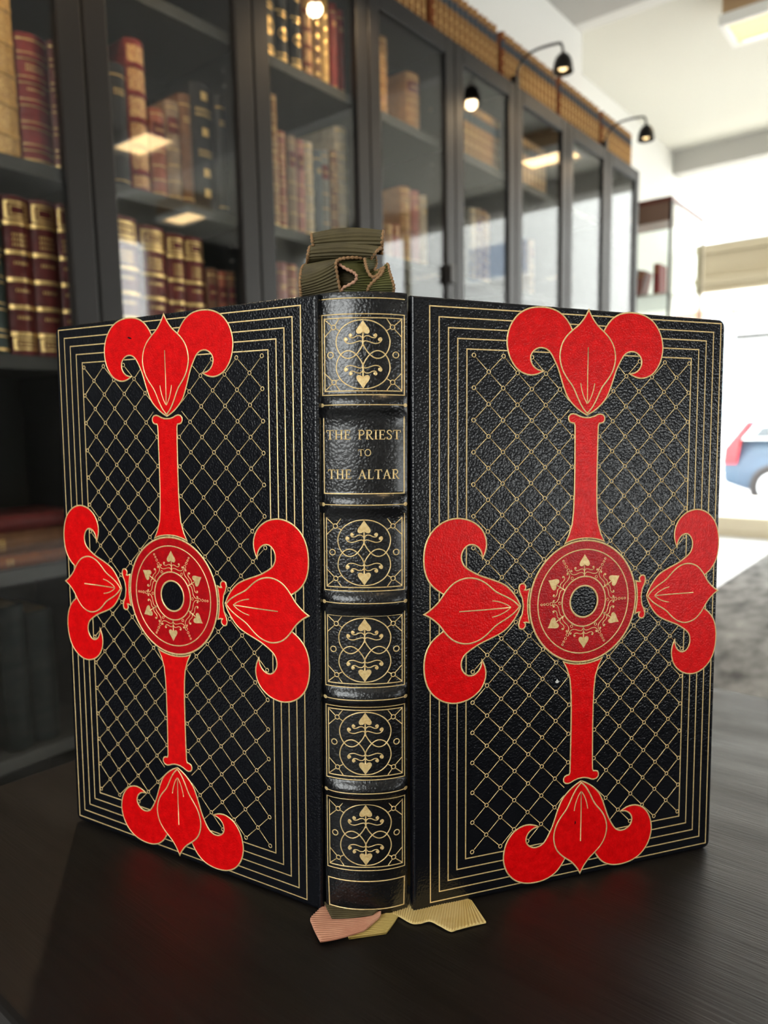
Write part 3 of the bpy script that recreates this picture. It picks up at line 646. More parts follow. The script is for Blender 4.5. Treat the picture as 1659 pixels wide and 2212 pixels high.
# ------------------------------------------------------------------ bookcases
SJ = [-0.40, 0.0, 0.404, 0.803, 1.210, 1.590, 2.0, 2.395, 2.765]
ZTOP = 1.328; SH = [1.045, 0.668, 0.332, -0.045, -0.382]; SHT = 0.024
CASE_L = ['black glazed bookcase at the far end beside the thick gilt volumes', 'black glazed bookcase whose glass mirrors a lit ceiling fitting beside a tall speckled spine',
          'black glazed bookcase holding three black volumes with gold medallions', 'black glazed bookcase with two lone tan volumes on its top shelf',
          'black glazed bookcase with an even tan set, left of the swan-neck lamp', 'black glazed bookcase just right of the swan-neck lamp arm',
          'black glazed bookcase left of the last lamp on the row', 'black glazed bookcase at the window end of the row']
for k in range(8):
    s0, s1 = SJ[k] + 0.001, SJ[k + 1] - 0.001; wd = s1 - s0
    c = rthing('bookcase', s0, 0, FLOOR, CASE_L[k], 'bookcase', 'glazed bookcases along the wall')
    H = ZTOP - FLOOR
    boxes('side_panel', [(0, 0.018, 0.022, 0.30, 0.0, H)], M['case'], c); boxes('side_panel', [(wd - 0.018, wd, 0.022, 0.30, 0.0, H)], M['case'], c)
    boxes('back_panel', [(0.018, wd - 0.018, 0.292, 0.30, 0.06, H)], M['case_in'], c)
    boxes('top_panel', [(0.018, wd - 0.018, 0.022, 0.292, H - 0.024, H)], M['case'], c)
    boxes('plinth', [(0.018, wd - 0.018, 0.024, 0.29, 0.0, 0.08)], M['case'], c)
    for z in SH: boxes('shelf', [(0.018, wd - 0.018, 0.032, 0.292, z - SHT - FLOOR, z - FLOOR)], M['case_in'], c)
    # glazed door in front
    d = bmesh.new(); st = 0.048
    for b in ((0.001, st, 0, 0.02, 0.07, H), (wd - st, wd - 0.001, 0, 0.02, 0.07, H), (st, wd - st, 0, 0.02, H - 0.05, H), (st, wd - st, 0, 0.02, 0.07, 0.13)): box(d, *b, bev=0.0025)
    bmesh.ops.recalc_face_normals(d, faces=d.faces[:])
    dr = link('door', d, M['case'], c)
    boxes('pane', [(st - 0.004, wd - st + 0.004, 0.008, 0.012, 0.126, H - 0.046)], M['glass'], dr)
    if k == 3: boxes('latch', [(wd - 0.046, wd - 0.018, -0.012, 0.001, 0.62 - FLOOR, 0.675 - FLOOR)], M['black_metal'], dr, bev=0.002)
    if k in (1, 2, 3):
        for z in SH[:3]:
            for dz in (-0.06, -0.092, 0.10):
                pn = bmesh.new(); tube(pn, [(wd - 0.0185, 0.07, z + dz - FLOOR), (wd - 0.026, 0.07, z + dz - FLOOR)], 0.004, 10); link('shelf_pin', pn, M['pin'], c)

# ------------------------------------------------------------------ shelved books
def cloth(name, c, rough=0.42, mott=0.25):
    mt = nm(name, c, rough, spec=0.22); v = coords(mt)
    LK(mt, ramp(mt, noise(mt, v, 55, 4), [(0.3, tuple(x * (1 - mott) for x in c)), (0.7, tuple(min(1, x * (1 + mott)) for x in c))]), bs(mt).inputs['Base Color']); return mt
BC = {'tan': (0.33, 0.16, 0.06), 'palegold': (0.62, 0.36, 0.12), 'red': (0.22, 0.025, 0.025), 'claret': (0.12, 0.018, 0.016), 'maroon': (0.16, 0.03, 0.024), 'black': (0.016, 0.015, 0.016), 'green': (0.018, 0.03, 0.024),
      'brown': (0.17, 0.075, 0.035), 'rust': (0.30, 0.085, 0.045), 'dun': (0.26, 0.165, 0.10), 'grey': (0.18, 0.17, 0.16), 'rose': (0.36, 0.14, 0.12), 'stone': (0.42, 0.34, 0.25), 'bluegrey': (0.07, 0.085, 0.10), 'shelf_shade': (0.006, 0.009, 0.008), 'orange': (0.24, 0.075, 0.025)}  # last but one: shade of the low shelf put into the binding colour
for k_, c_ in BC.items(): M['b_' + k_] = cloth('binding_' + k_, c_)
M['b_gilt'] = nm('spine_gilt', (0.80, 0.50, 0.17), 0.36, 0.7)
v = coords(M['b_gilt']); LK(M['b_gilt'], ramp(M['b_gilt'], noise(M['b_gilt'], v, 400, 3), [(0.35, (0.55, 0.30, 0.08)), (0.6, (0.95, 0.66, 0.28))]), bs(M['b_gilt']).inputs['Base Color'])
def fullgilt(name, base):
    mt = nm(name, base, 0.4, 0.25); v = coords(mt, (1, 1, 1))
    LK(mt, ramp(mt, noise(mt, v, 330, 5, 0.8), [(0.44, base), (0.56, (0.86, 0.55, 0.2))]), bs(mt).inputs['Base Color']); return mt
M['b_fullgilt'] = fullgilt('dense_gilt_on_tan', (0.42, 0.2, 0.06)); M['b_speckle'] = fullgilt('gilt_speckle_on_red', (0.3, 0.05, 0.035))
M['pages'] = nm('page_edges', (0.55, 0.46, 0.33), 0.8)
M['top_gilt'] = nm('dusty_page_tops', (0.32, 0.22, 0.12), 0.6)
_bk = {}
def book_mesh(wd, h, dp, col, style):
    """binding: rounded spine at y=0 facing -y, two boards; returns (binding, page block) meshes, origin at the foot of the spine."""
    key = (round(wd, 4), round(h, 3), col, style)
    if key in _bk: return _bk[key]
    bm = bmesh.new(); n = 8; bu = min(0.012, wd * (0.42 if style == 'stripe' else 0.28))
    raised = [h * f for f in (0.14, 0.31, 0.48, 0.65, 0.83)] if style in ('bands', 'panels', 'full', 'banded_red') else []
    def sy(x, z, o=0):
        q = (x - wd / 2) / (wd / 2); b = 0
        for r in raised:
            if abs(z - r) < 0.004: b = 0.0022
        return bu * q * q - b - o
    zs_ = [0]
    for r in raised: zs_ += [r - 0.0042, r - 0.0038, r + 0.0038, r + 0.0042]
    zs_ += [h]
    xs = [wd * k / n for k in range(n + 1)]
    G = [[bm.verts.new((x, sy(x, z), z)) for x in xs] for z in zs_]
    for A, B in zip(G, G[1:]):
        for k in range(n): bm.faces.new((A[k], A[k + 1], B[k + 1], B[k])).smooth = False
    bt = 0.0028
    box(bm, 0, bt, bu, dp, 0, h); box(bm, wd - bt, wd, bu, dp, 0, h)
    Bk = [[bm.verts.new((x, bu + 0.001, z)) for x in (0, wd)] for z in (0, h)]
    bm.faces.new([*G[0], *Bk[0][::-1]]); bm.faces.new([*G[-1][::-1], *Bk[1]])
    bmesh.ops.recalc_face_normals(bm, faces=bm.faces[:])
    def patch(x0, x1, z0, z1, o=0.0004, mi=1):
        k = max(2, int((x1 - x0) / wd * 8)); R = [[bm.verts.new((x0 + (x1 - x0) * i / k, sy(x0 + (x1 - x0) * i / k, z, o), z)) for i in range(k + 1)] for z in (z0, z1)]
        for i in range(k): bm.faces.new((R[0][i], R[0][i + 1], R[1][i + 1], R[1][i])).material_index = mi
    def frame(x0, x1, z0, z1, t):
        patch(x0, x1, z0, z0 + t); patch(x0, x1, z1 - t, z1); patch(x0, x0 + t, z0 + t, z1 - t); patch(x1 - t, x1, z0 + t, z1 - t)
    def letters(z, rows=2, frac=0.6, lh=0.004):
        for r in range(rows):
            nl = max(3, int(wd * frac / 0.004)); x = wd * (1 - frac) / 2
            for i in range(nl):
                a = x + wd * frac * (i + 0.15) / nl; patch(a, a + wd * frac * 0.55 / nl, z - r * lh * 1.7, z - r * lh * 1.7 + lh)
    e = wd * 0.06
    if style == 'panels':
        lim = [0.004] + raised + [h - 0.003]
        for a, b in zip(lim, lim[1:]):
            if a in (lim[0], lim[-2]):
                frame(e, wd - e, a + 0.007, b - 0.006, wd * 0.09); frame(e + wd * 0.15, wd - e - wd * 0.15, a + 0.007 + wd * 0.15, b - 0.006 - wd * 0.15, wd * 0.05)
            else: letters((a + b) / 2 + 0.003, 3 if a == lim[-3] else 1, 0.55, 0.005)
        for r in raised: patch(0, wd, r - 0.0036, r + 0.0036, 0.0006)
    elif style == 'bands' or style == 'banded_red':
        for r in raised: patch(0, wd, r - 0.0062, r - 0.0046, 0.0004); patch(0, wd, r + 0.0046, r + 0.0062, 0.0004)
        letters(h * 0.75, 2); letters(h * 0.57, 1)
        patch(0, wd, 0.008, 0.012); patch(0, wd, h - 0.012, h - 0.009)
    elif style == 'full':
        for a, b in zip([0.006] + raised, raised + [h - 0.006]): patch(e, wd - e, a + 0.006, b - 0.006, 0.0004, 2)
    elif style == 'medallion':
        for z in (h * 0.30, h * 0.70):
            kk = 14; c = bm.verts.new((wd / 2, sy(wd / 2, z, 0.0006), z)); R = [bm.verts.new((wd / 2 + wd * 0.34 * math.cos(2 * PI * i / kk), sy(wd / 2 + wd * 0.34 * math.cos(2 * PI * i / kk), z, 0.0006), z + wd * 0.34 * math.sin(2 * PI * i / kk))) for i in range(kk)]
            for i in range(kk): bm.faces.new((c, R[i], R[(i + 1) % kk])).material_index = 1
        for z in (h * 0.12, h * 0.50, h * 0.88): patch(e, wd - e, z - 0.002, z + 0.002); patch(e * 3, wd - e * 3, z - 0.012, z - 0.007)
        patch(e, wd - e, h * 0.02, h * 0.09)
    elif style == 'stripe':
        patch(wd * 0.04, wd * 0.96, h * 0.66, h * 0.83, 0.0004, 2)
        for z in (0.05, 0.26, 0.46, 0.9): patch(wd * 0.2, wd * 0.8, h * z, h * z + 0.004)
        patch(wd * 0.44, wd * 0.56, h * 0.08, h * 0.62)
    elif style == 'gothic':
        for i in range(7): patch(wd * 0.2, wd * 0.8, h * (0.08 + 0.125 * i), h * (0.08 + 0.125 * i) + 0.009)
        frame(e, wd - e, 0.006, h - 0.006, 0.0016)
    elif style == 'ornaments':
        for z in (0.14, 0.30, 0.62, 0.90):
            patch(wd * 0.36, wd * 0.64, h * z - wd * 0.14, h * z + wd * 0.14)
        letters(h * 0.78, 2, 0.7, 0.006); letters(h * 0.46, 2, 0.6, 0.005)
    elif style == 'label':
        patch(e, wd - e, h * 0.68, h * 0.84, 0.0004, 2); letters(h * 0.75, 1)
        for z in (0.05, 0.2, 0.36, 0.52, 0.93): patch(0, wd, h * z, h * z + 0.0018)
    elif style == 'plain':
        letters(h * 0.78, 2, 0.55)
        for z in (0.06, 0.9): patch(0, wd, h * z, h * z + 0.002)
    me = bpy.data.meshes.new('binding'); bm.to_mesh(me); bm.free()
    third = {'full': M['b_fullgilt'], 'stripe': M['b_bluegrey'], 'label': M['b_claret']}.get(style, M['b_gilt'])
    if style == 'full' and col in ('red', 'rust', 'maroon', 'claret'): third = M['b_speckle']
    for x in (M['b_' + col], M['b_gilt'], third): me.materials.append(x)
    bm = bmesh.new(); box(bm, bt, wd - bt, bu + 0.0015, dp - 0.003, 0.003, h - 0.003); bmesh.ops.recalc_face_normals(bm, faces=bm.faces[:])
    pg = bpy.data.meshes.new('page_block'); bm.to_mesh(pg); bm.free(); pg.materials.append(M['top_gilt'])
    _bk[key] = (me, pg); return me, pg
def put_book(name, s, z, wd, h, col, style, label, group=None, t=-0.05, dp=0.15, tilt=0.0):
    b, p = book_mesh(wd, h, dp, col, style)
    o = bpy.data.objects.new(name, b); COL.objects.link(o)
    o.matrix_world = Matrix.Translation(rp(s, t, z)) @ Matrix.Rotation(PHI, 4, 'Z') @ Matrix.Rotation(tilt, 4, 'Y')
    tag(o, label, 'book', group)
    q = bpy.data.objects.new('page_block', p); COL.objects.link(q); q.parent = o
    return o
Z1, Z2, Z3, Z4, Z5 = SH
# (s, shelf z, width, height, binding, style, label)
BK = [
 (-0.196, Z2, 0.098, 0.30, 'palegold', 'full', 'very thick tan book crusted with gilt at the left edge of the photo'),
 (-0.092, Z2, 0.054, 0.222, 'red', 'banded_red', 'thick bright red book with gold bands, right of the gilt-crusted tan book'),
 (-0.036, Z2, 0.022, 0.226, 'maroon', 'bands', 'thin maroon book squeezed between the thick red book and the bookcase stile'),
 (-0.188, Z3, 0.045, 0.27, 'green', 'bands', 'dark green book left of the claret gilt-panelled set'),
 (-0.139, Z3, 0.0475, 0.276, 'claret', 'panels', 'claret book with gilt panels next to the dark green book'),
 (-0.0905, Z3, 0.0475, 0.278, 'claret', 'panels', 'claret book with gilt panels, middle of the three under the thick red book'),
 (-0.042, Z3, 0.0235, 0.280, 'claret', 'panels', 'narrow claret book with gilt panels half hidden by the bookcase stile'),
 (-0.20, Z5, 0.045, 0.27, 'shelf_shade', 'none', 'dark green book with low-shelf shade in its colour under the stack of lying books'),
 (-0.15, Z5, 0.05, 0.25, 'shelf_shade', 'none', 'book with low-shelf shade in its colour right of the dark green one'),
 (0.052, Z2, 0.026, 0.21, 'brown', 'bands', 'brown book behind glass with a pale lettered band, left of a black book'),
 (0.080, Z2, 0.042, 0.232, 'black', 'plain', 'plain black book left of the tall speckled red book'),
 (0.125, Z2, 0.043, 0.292, 'red', 'full', 'tallest red book with speckled gilt spine standing above its shelf mates'),
 (0.172, Z2, 0.034, 0.175, 'rust', 'label', 'short rust book right of the tall speckled red book'),
 (0.208, Z2, 0.033, 0.20, 'dun', 'label', 'dun book with a red title label beside the short rust book'),
 (0.243, Z2, 0.031, 0.225, 'brown', 'plain', 'plain brown book beside the black book with gold ornaments'),
 (0.277, Z2, 0.060, 0.262, 'black', 'ornaments', 'thick black book with a column of gold ornaments on its spine'),
 (0.340, Z2, 0.026, 0.25, 'black', 'plain', 'slim black book at the right end, past the gold-ornamented one'),
 (0.056, Z3, 0.074, 0.285, 'maroon', 'panels', 'broad maroon book with a gilt square, first of the four behind glass'),
 (0.133, Z3, 0.062, 0.278, 'maroon', 'panels', 'maroon gilt-panelled book, second of the four behind glass'),
 (0.197, Z3, 0.045, 0.272, 'maroon', 'panels', 'maroon gilt-panelled book, third of the four behind glass'),
 (0.244, Z3, 0.050, 0.274, 'maroon', 'panels', 'maroon gilt-panelled book, fourth of the four next to small books'),
 (0.297, Z3, 0.027, 0.215, 'brown', 'label', 'small brown book beside the last maroon gilt-panelled book'),
 (0.326, Z3, 0.026, 0.213, 'rust', 'label', 'small rust book between two small brown books'),
 (0.354, Z3, 0.026, 0.216, 'brown', 'label', 'small brown book against the right stile'),
 (0.470, Z1, 0.060, 0.250, 'black', 'medallion', 'black book with a gold medallion, leftmost of the trio'),
 (0.532, Z1, 0.043, 0.250, 'black', 'medallion', 'black book with a gold medallion, middle of the trio'),
 (0.577, Z1, 0.041, 0.250, 'black', 'medallion', 'black book with a gold medallion, beside a rust spine'),
 (0.620, Z1, 0.031, 0.238, 'rust', 'full', 'rust book with speckled gilt right of the medallion trio'),
 (0.653, Z1, 0.032, 0.236, 'brown', 'gothic', 'dark brown book with stacked gilt bars'),
 (0.687, Z1, 0.031, 0.236, 'palegold', 'gothic', 'golden book with stacked gilt bars beside the red pair'),
 (0.720, Z1, 0.025, 0.212, 'red', 'plain', 'red book, left of the red pair on the highest shelf'),
 (0.747, Z1, 0.027, 0.208, 'red', 'plain', 'red book, right of the red pair, against the stile'),
 (0.494, Z2, 0.026, 0.302, 'tan', 'bands', 'tall tan book rising at the left of its shelf'),
 (0.521, Z2, 0.031, 0.230, 'rust', 'bands', 'rust banded book next to the tall tan book'),
 (0.553, Z2, 0.028, 0.226, 'dun', 'label', 'dun book with a red label, third on its shelf'),
 (0.582, Z2, 0.026, 0.224, 'rose', 'label', 'rose book with a dark label mid shelf'),
 (0.609, Z2, 0.034, 0.228, 'stone', 'bands', 'stone-coloured banded book mid shelf'),
 (0.644, Z2, 0.030, 0.216, 'bluegrey', 'plain', 'blue-grey book beside the one with a red square label'),
 (0.675, Z2, 0.030, 0.226, 'grey', 'label', 'grey book with a square red label'),
 (0.706, Z2, 0.026, 0.230, 'brown', 'bands', 'brown banded book near the right of its shelf'),
 (0.733, Z2, 0.046, 0.300, 'stone', 'bands', 'tall pale book at the right end of its shelf'),
 (0.462, Z3, 0.040, 0.262, 'stone', 'bands', 'pale banded book just left of the folded ribbon'),
 (0.503, Z3, 0.036, 0.26, 'rose', 'plain', 'rose book low behind the folded ribbon'),
 (0.540, Z3, 0.040, 0.262, 'rust', 'bands', 'rust banded book low behind the folded ribbon'),
 (0.581, Z3, 0.044, 0.258, 'dun', 'label', 'dun labelled book low behind the folded ribbon'),
 (0.640, Z3, 0.045, 0.20, 'red', 'plain', 'short red book low behind the folded ribbon'),
 (0.918, Z1, 0.044, 0.212, 'tan', 'bands', 'lone tan book at the left of an almost empty shelf'),
 (1.048, Z1, 0.066, 0.162, 'tan', 'label', 'short lone tan book at the right of an almost empty shelf'),
 (0.925, Z2, 0.040, 0.095, 'tan', 'plain', 'low tan book lying behind the folded ribbon top'),
 (0.966, Z2, 0.040, 0.10, 'rust', 'plain', 'low rust book right of the low tan book'),
 (1.008, Z2, 0.045, 0.212, 'tan', 'bands', 'upright tan book right of the folded ribbon'),
 (1.066, Z2, 0.036, 0.214, 'rose', 'plain', 'rose book right of the upright tan book'),
 (1.104, Z2, 0.034, 0.208, 'stone', 'plain', 'pale stone book at the edge behind the glass'),
 (1.388, Z2, 0.034, 0.232, 'stone', 'bands', 'stone book, first of four behind the fifth door'),
 (1.424, Z2, 0.028, 0.236, 'dun', 'label', 'dun labelled book, second of four behind the fifth door'),
 (1.454, Z2, 0.026, 0.234, 'brown', 'bands', 'brown book, third of four behind the fifth door'),
 (1.482, Z2, 0.028, 0.23, 'dun', 'bands', 'dun banded book, fourth of four behind the fifth door'),
 (1.70, Z2, 0.036, 0.22, 'stone', 'bands', 'pale book alone behind the sixth door'),
 (1.80, Z2, 0.030, 0.20, 'dun', 'label', 'dun book alone behind the sixth door'),
]
for s, z, wd, h, col, stl, lab in BK:
    z_ = z
    put_book('shelf_book', s, z_, wd, h, col, stl, lab, None, t=-0.05 + random.uniform(-0.004, 0.003))
# three books lying on the lower shelf, spines outward
for k, (wd, col, lab) in enumerate(((0.024, 'orange', 'orange-brown book lying at the bottom of the dim stack'), (0.041, 'brown', 'thick brown book lying in the middle of the dim stack'), (0.031, 'claret', 'dark claret book with two gold bands lying on the dim stack'))):
    b, p = book_mesh(wd, 0.19, 0.13, col, 'plain')
    o = bpy.data.objects.new('shelf_book', b); COL.objects.link(o); tag(o, lab, 'book')
    zz = Z4 + sum((0.024, 0.041, 0.031)[:k])
    o.matrix_world = Matrix.Translation(rp(-0.03 - 0.012 * k, -0.05, zz)) @ Matrix.Rotation(PHI, 4, 'Z') @ Matrix.Rotation(-PI / 2, 4, 'Y')
    q = bpy.data.objects.new('page_block', p); COL.objects.link(q); q.parent = o
# uniform sets
for k in range(10): put_book('shelf_book', 1.285 + 0.0292 * k, Z1, 0.0285, 0.172, 'tan', 'stripe', 'tan volume with a dark stripe in the even row behind the fifth door', 'tan striped set behind the fifth door')
for k in range(9): put_book('shelf_book', 1.665 + 0.0292 * k, Z1, 0.0285, 0.168, 'dun', 'stripe', 'dun volume in the faint even row behind the sixth door', 'dun set behind the sixth door')
TOPS = [(0.812, 10, 'bookcase-top set nearest the camera'), (1.130, 13, 'set above the door left of the swan-neck lamp'), (1.537, 14, 'set beside the swan-neck lamp'), (1.972, 13, 'set between the two lamps'), (2.378, 12, 'set beside the last lamp')]
for s0, n, lab in TOPS:
    for k in range(n):
        put_book('set_volume', s0 + 0.0292 * k, ZTOP + 0.0005, 0.0286, 0.158 - 0.002 * (k % 2), 'tan' if k else 'orange', 'stripe', ('brown-sided first volume of the ' if k == 0 else 'tan volume within the ') + lab, ('tan volumes of the ' + lab) if k else None, t=-0.022, dp=0.17)

# ------------------------------------------------------------------ swan-neck lamps clipped on the bookcase tops
LAMP_L = ['black swan-neck lamp on the bookcase top above the claret set', 'black swan-neck lamp on the bookcase top above the medallion trio', 'black swan-neck lamp with glowing bulb, nearer of the two seen whole', 'black swan-neck lamp farther off, nearest the shop window']
for s, lab in zip((0.0, 0.803, 1.60, 2.375), LAMP_L):
    L = rthing('picture_lamp', s, 0, ZTOP, lab, 'lamp', 'lamps along the bookcase tops')
    boxes('bracket', [(-0.012, 0.012, -0.001, 0.02, 0.0, 0.03)], M['black_metal'], L, bev=0.001)
    bm = bmesh.new(); tube(bm, catmull([(0, 0.008, 0.01), (0, 0.002, 0.045), (0, -0.022, 0.078), (0, -0.07, 0.092), (0, -0.145, 0.088), (0, -0.160, 0.076), (0, -0.164, 0.052)], 8), 0.0042, 10); link('arm', bm, M['black_metal'], L)
    bm = bmesh.new(); lathe(bm, [(0.006, 0.058), (0.010, 0.056), (0.017, 0.05), (0.025, 0.040), (0.0295, 0.026), (0.0325, 0.006), (0.034, -0.002), (0.0328, -0.002), (0.031, 0.007), (0.028, 0.026), (0.024, 0.038), (0.016, 0.047), (0.0, 0.049)], 24, center=(0, -0.164, -0.004)); 
    sh = link('shade', bm, M['black_metal'], L)
    bm = bmesh.new(); bmesh.ops.create_uvsphere(bm, u_segments=16, v_segments=10, radius=0.0175, matrix=Matrix.Translation((0, -0.164, 0.016))); link('bulb', bm, M['bulb'], L, smooth=True)
    l = bpy.data.lights.new('lamp_light', 'SPOT'); l.energy = 7; l.color = (1, 0.72, 0.42); l.spot_size = 2.7; l.spot_blend = 1.0; l.shadow_soft_size = 0.018
    lo = bpy.data.objects.new('lamp_light', l); COL.objects.link(lo); lo.parent = L; lo.location = (0, -0.164, -0.012)

# ------------------------------------------------------------------ ceiling lights
CL_L = ['ceiling light with white frame and warm diffuser near the shop window', 'ceiling light over the middle of the shop, mirrored in a far door', 'ceiling light over the room opposite the bookcases, mirrored in the second door', 'ceiling light deep in the room by the side wall', 'unseen ceiling light added above the side table']
for (s, t), lab in zip(((3.205, 0.47), (4.18, 1.13), (2.18, 2.98), (3.4, 4.2), (-0.75, 2.1)), CL_L):  # the last is unseen, added to light the table from above
    zc = CEIL if s > 2.813 else 2.04
    L = rthing('ceiling_light', s, t, zc, lab, 'ceiling light', 'ceiling lights')
    a, b = 0.135, 0.23
    dz = zc - 1.99
    boxes('housing', [(-a + 0.012, a - 0.012, -b + 0.012, b - 0.012, -dz + 0.05, 0)], M['oak'], L)
    boxes('frame', [(-a, -a + 0.028, -b, b, -dz, -dz + 0.05), (a - 0.028, a, -b, b, -dz, -dz + 0.05), (-a + 0.028, a - 0.028, -b, -b + 0.028, -dz, -dz + 0.05), (-a + 0.028, a - 0.028, b - 0.028, b, -dz, -dz + 0.05)], M['white_lacquer'], L, bev=0.003)
    fl = bpy.data.lights.new('fixture_light', 'AREA'); fl.shape = 'RECTANGLE'; fl.size = 0.2; fl.size_y = 0.36; fl.energy = 2.2; fl.color = (1, 0.68, 0.34)
    fo = bpy.data.objects.new('fixture_light', fl); COL.objects.link(fo); fo.parent = L; fo.location = (0, 0, -dz + 0.012)
    boxes('diffuser', [(-a + 0.028, a - 0.028, -b + 0.028, b - 0.028, -dz + 0.016, -dz + 0.02)], M['diffuser'], L)

# ------------------------------------------------------------------ glass display case by the window
V = rthing('display_case', 3.0, 0.075, FLOOR, 'tall glass display case with red-brown wooden top beside the shop window', 'display case')
W_, D_, H_ = 0.55, 0.56, 1.262 - FLOOR
boxes('top', [(0, W_, 0, D_, H_ - 0.022, H_)], M['mahogany'], V, bev=0.003)
boxes('header', [(0.006, 0.02, 0.01, D_ - 0.01, H_ - 0.11, H_ - 0.022)], nm('brown_header', (0.3, 0.17, 0.12), 0.5), V)
bm = bmesh.new(); box(bm, 0, W_, 0, D_, 0, 0.55, bev=0.003); link('base_cabinet', bm, M['mahogany'], V)
boxes('pane', [(0.004, 0.009, 0.012, D_ - 0.012, 0.55, H_ - 0.022)], M['vitrine_glass'], V); boxes('pane', [(W_ - 0.009, W_ - 0.004, 0.012, D_ - 0.012, 0.55, H_ - 0.022)], M['vitrine_glass'], V)
boxes('pane', [(0.012, W_ - 0.012, 0.004, 0.009, 0.55, H_ - 0.022)], M['vitrine_glass'], V); boxes('pane', [(0.012, W_ - 0.012, D_ - 0.009, D_ - 0.004, 0.55, H_ - 0.022)], M['vitrine_glass'], V)
for x in (0, W_ - 0.012):
    for y in (0, D_ - 0.012): boxes('corner_post', [(x, x + 0.012, y, y + 0.012, 0.55, H_ - 0.022)], M['black_metal'] if (x, y) == (0, 0) else M['beige'], V)
boxes('shelf', [(0.012, W_ - 0.012, 0.012, D_ - 0.012, 0.80 - FLOOR, 0.81 - FLOOR)], nm('frosted_shelf', (0.75, 0.78, 0.76), 0.3), V)
bm = bmesh.new(); tube(bm, [(0.05, 0.10, H_ - 0.03), (0.05, 0.10, H_ - 0.05), (0.05, 0.12, H_ - 0.075)], 0.016, 12, radii=[0.008, 0.016, 0.02]); link('spotlight', bm, M['black_metal'], V)
for k, (y, wd, h, col, tl, lab) in enumerate(((0.105, 0.03, 0.155, 'red', 0.0, 'red book upright in the glass display case'), (0.21, 0.035, 0.14, 'rose', 0.22, 'rose book leaning in the glass display case'), (0.25, 0.03, 0.16, 'black', 0.0, 'black book at the back of the glass display case'))):
    b, p = book_mesh(wd, h, 0.12, col, 'plain')
    o = bpy.data.objects.new('display_book', b); COL.objects.link(o); tag(o, lab, 'book')
    o.matrix_world = Matrix.Translation(rp(3.06, 0.075 - y, 0.81)) @ Matrix.Rotation(PHI - PI / 2, 4, 'Z') @ Matrix.Rotation(tl, 4, 'Y')
    q = bpy.data.objects.new('page_block', p); COL.objects.link(q); q.parent = o

# ------------------------------------------------------------------ street beyond the glass
# parked car, side on: local x runs along its length (away from the bookcase wall)
CZ = -1.09
car = tag(empty('car', Matrix.Translation(rp(10.6, -1.52, CZ)) @ Matrix.Rotation(PHI - PI / 2, 4, 'Z')), 'dark blue estate car parked across the street outside the shop window', 'car')
paint = nm('dark_blue_paint', (0.05, 0.085, 0.13), 0.25, 0.1); dark = nm('tinted_glass', (0.05, 0.06, 0.07), 0.08); chrome = nm('pale_trim', (0.75, 0.78, 0.78), 0.3, 0.3)
prof = [(0.0, 0.35), (-0.03, 0.55), (0.0, 0.80), (0.10, 0.95), (0.28, 1.22), (0.50, 1.31), (1.2, 1.36), (2.0, 1.34), (2.6, 1.22), (3.2, 0.92), (4.2, 0.80), (4.45, 0.62), (4.45, 0.35), (3.95, 0.25), (0.3, 0.25)]
bm = bmesh.new()
A = [bm.verts.new((x, 0.0 + (0.12 if z > 0.9 else 0), z)) for x, z in prof]; B = [bm.verts.new((x, 1.75 - (0.12 if z > 0.9 else 0), z)) for x, z in prof]
bm.faces.new(A); bm.faces.new(B[::-1])
for i in range(len(A)): bm.faces.new((A[i], A[(i + 1) % len(A)], B[(i + 1) % len(A)], B[i]))
bmesh.ops.recalc_face_normals(bm, faces=bm.faces[:])
bmesh.ops.bevel(bm, geom=bm.edges[:], offset=0.04, segments=3, profile=0.5, affect='EDGES')
link('body', bm, paint, car, smooth=True)
def car_panel(name, P, y0, y1, mat):
    bm = bmesh.new(); a = [bm.verts.new((x, y0 + (0.10 if z > 1.0 else 0), z)) for x, z in P]; b = [bm.verts.new((x, y1 + (0.10 if z > 1.0 else 0), z)) for x, z in P]
    bm.faces.new(a); bm.faces.new(b[::-1])
    for i in range(len(a)): bm.faces.new((a[i], a[(i + 1) % len(a)], b[(i + 1) % len(a)], b[i]))
    bmesh.ops.recalc_face_normals(bm, faces=bm.faces[:]); return link(name, bm, mat, car)
car_panel('window_trim', [(0.22, 0.96), (0.42, 1.25), (2.0, 1.28), (2.75, 0.97)], -0.012, 0.1, chrome)
car_panel('side_window', [(0.36, 1.0), (0.50, 1.20), (1.15, 1.23), (1.15, 1.0)], -0.02, 0.1, dark); car_panel('side_window', [(1.22, 1.0), (1.22, 1.23), (1.95, 1.23), (2.5, 1.0)], -0.02, 0.1, dark)
car_panel('tail_light', [(-0.02, 0.62), (0.0, 0.84), (0.12, 1.0), (0.26, 1.22), (0.32, 1.2), (0.2, 0.95), (0.16, 0.62)], -0.02, 0.15, nm('red_lens', (0.6, 0.02, 0.03), 0.2))
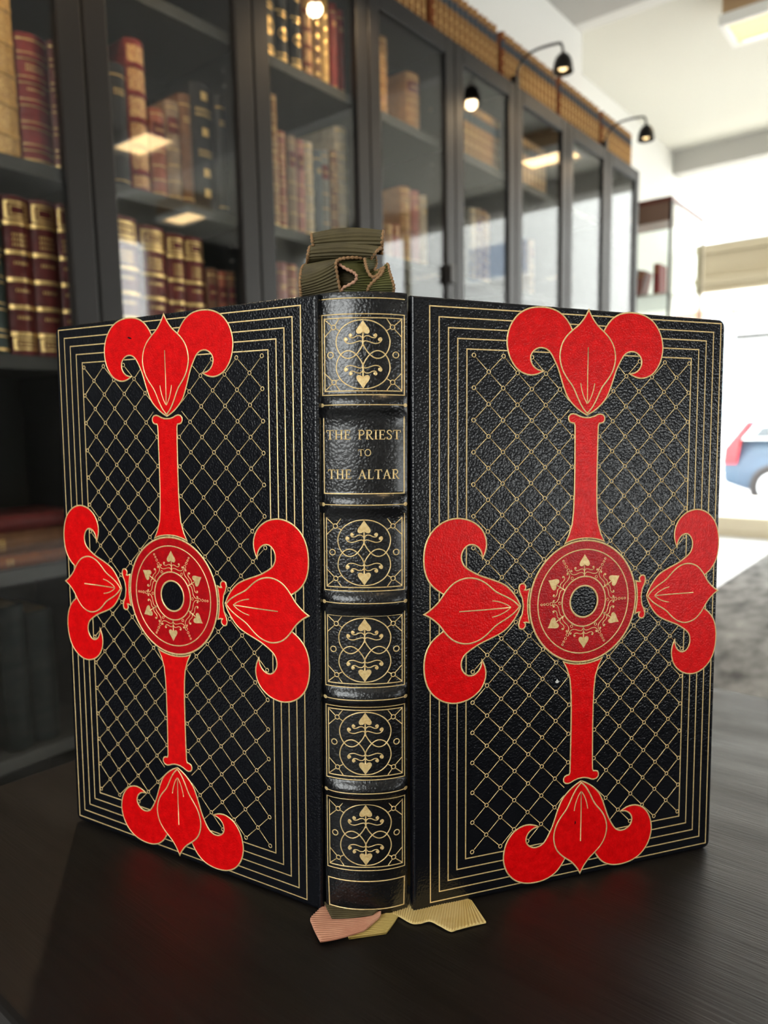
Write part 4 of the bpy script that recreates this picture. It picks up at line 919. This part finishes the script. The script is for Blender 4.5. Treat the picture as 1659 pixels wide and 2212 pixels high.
for x in (0.66, 3.5):
    for y in (0.02, 1.73):
        bm = bmesh.new(); tube(bm, [(x, y - 0.1, 0.31), (x, y - 0.09, 0.31), (x, y + 0.09, 0.31), (x, y + 0.1, 0.31)], 0.31, 32, radii=[0.28, 0.31, 0.31, 0.28]); wh = link('wheel', bm, nm('tyre', (0.02, 0.02, 0.02), 0.7), car)
        yy = y - 0.105 if y < 1 else y + 0.105
        bm = bmesh.new()
        tube(bm, [(x, yy - 0.004, 0.31), (x, yy + 0.004, 0.31)], 0.2, 28)
        link('hubcap', bm, nm('alloy', (0.7, 0.72, 0.74), 0.3, 0.6), wh)
# terrace of shops opposite
F = rthing('shop_building', 17.2, 0, -1.09, 'pale rendered building across the street with blue-grey windows', 'building')
ren = nm('white_render', (0.85, 0.85, 0.83), 0.9); bl = nm('window_blue', (0.34, 0.40, 0.50), 0.3); brick = nm('red_brick', (0.5, 0.2, 0.12), 0.85)
k_ = brick; v = coords(k_); br = NN(k_, 'ShaderNodeTexBrick'); br.inputs['Scale'].default_value = 4; br.inputs['Color1'].default_value = (0.5, 0.2, 0.12, 1); br.inputs['Color2'].default_value = (0.42, 0.15, 0.09, 1); br.inputs['Mortar'].default_value = (0.6, 0.55, 0.5, 1); LK(k_, v, br.inputs['Vector']); LK(k_, br.outputs['Color'], bs(k_).inputs['Base Color'])
boxes('facade', [(0, 0.4, -12, 12, 0, 7.5)], ren, F)
for t in (-9.6, -7.2, -5.0, -2.5, -0.2, 9.0):
    w_ = boxes('window', [(-0.06, 0.02, -t - 0.85, -t + 0.85, 5.1, 5.95)], bl, F); boxes('sill', [(-0.14, 0.0, -t - 0.95, -t + 0.95, 4.98, 5.1)], ren, w_)
for t in (-5.3, -2.9, -0.6, 1.8, 4.2): boxes('shop_window', [(-0.05, 0.02, -t - 0.55, -t + 0.3, 1.3, 2.9)], nm('shop_window_grey', (0.34, 0.36, 0.38), 0.2), F)
boxes('brick_band', [(-0.05, 0.02, -12, 12, 3.52, 3.68)], brick, F)
boxes('signboard', [(-0.1, 0.0, 2.3, 3.0, 2.98, 3.08)], nm('black_sign', (0.03, 0.03, 0.03), 0.5), F)
boxes('drainpipe', [(-0.12, 0.0, 3.15, 3.32, 1.2, 3.9)], nm('pale_blue_paint', (0.3, 0.55, 0.75), 0.5), F)
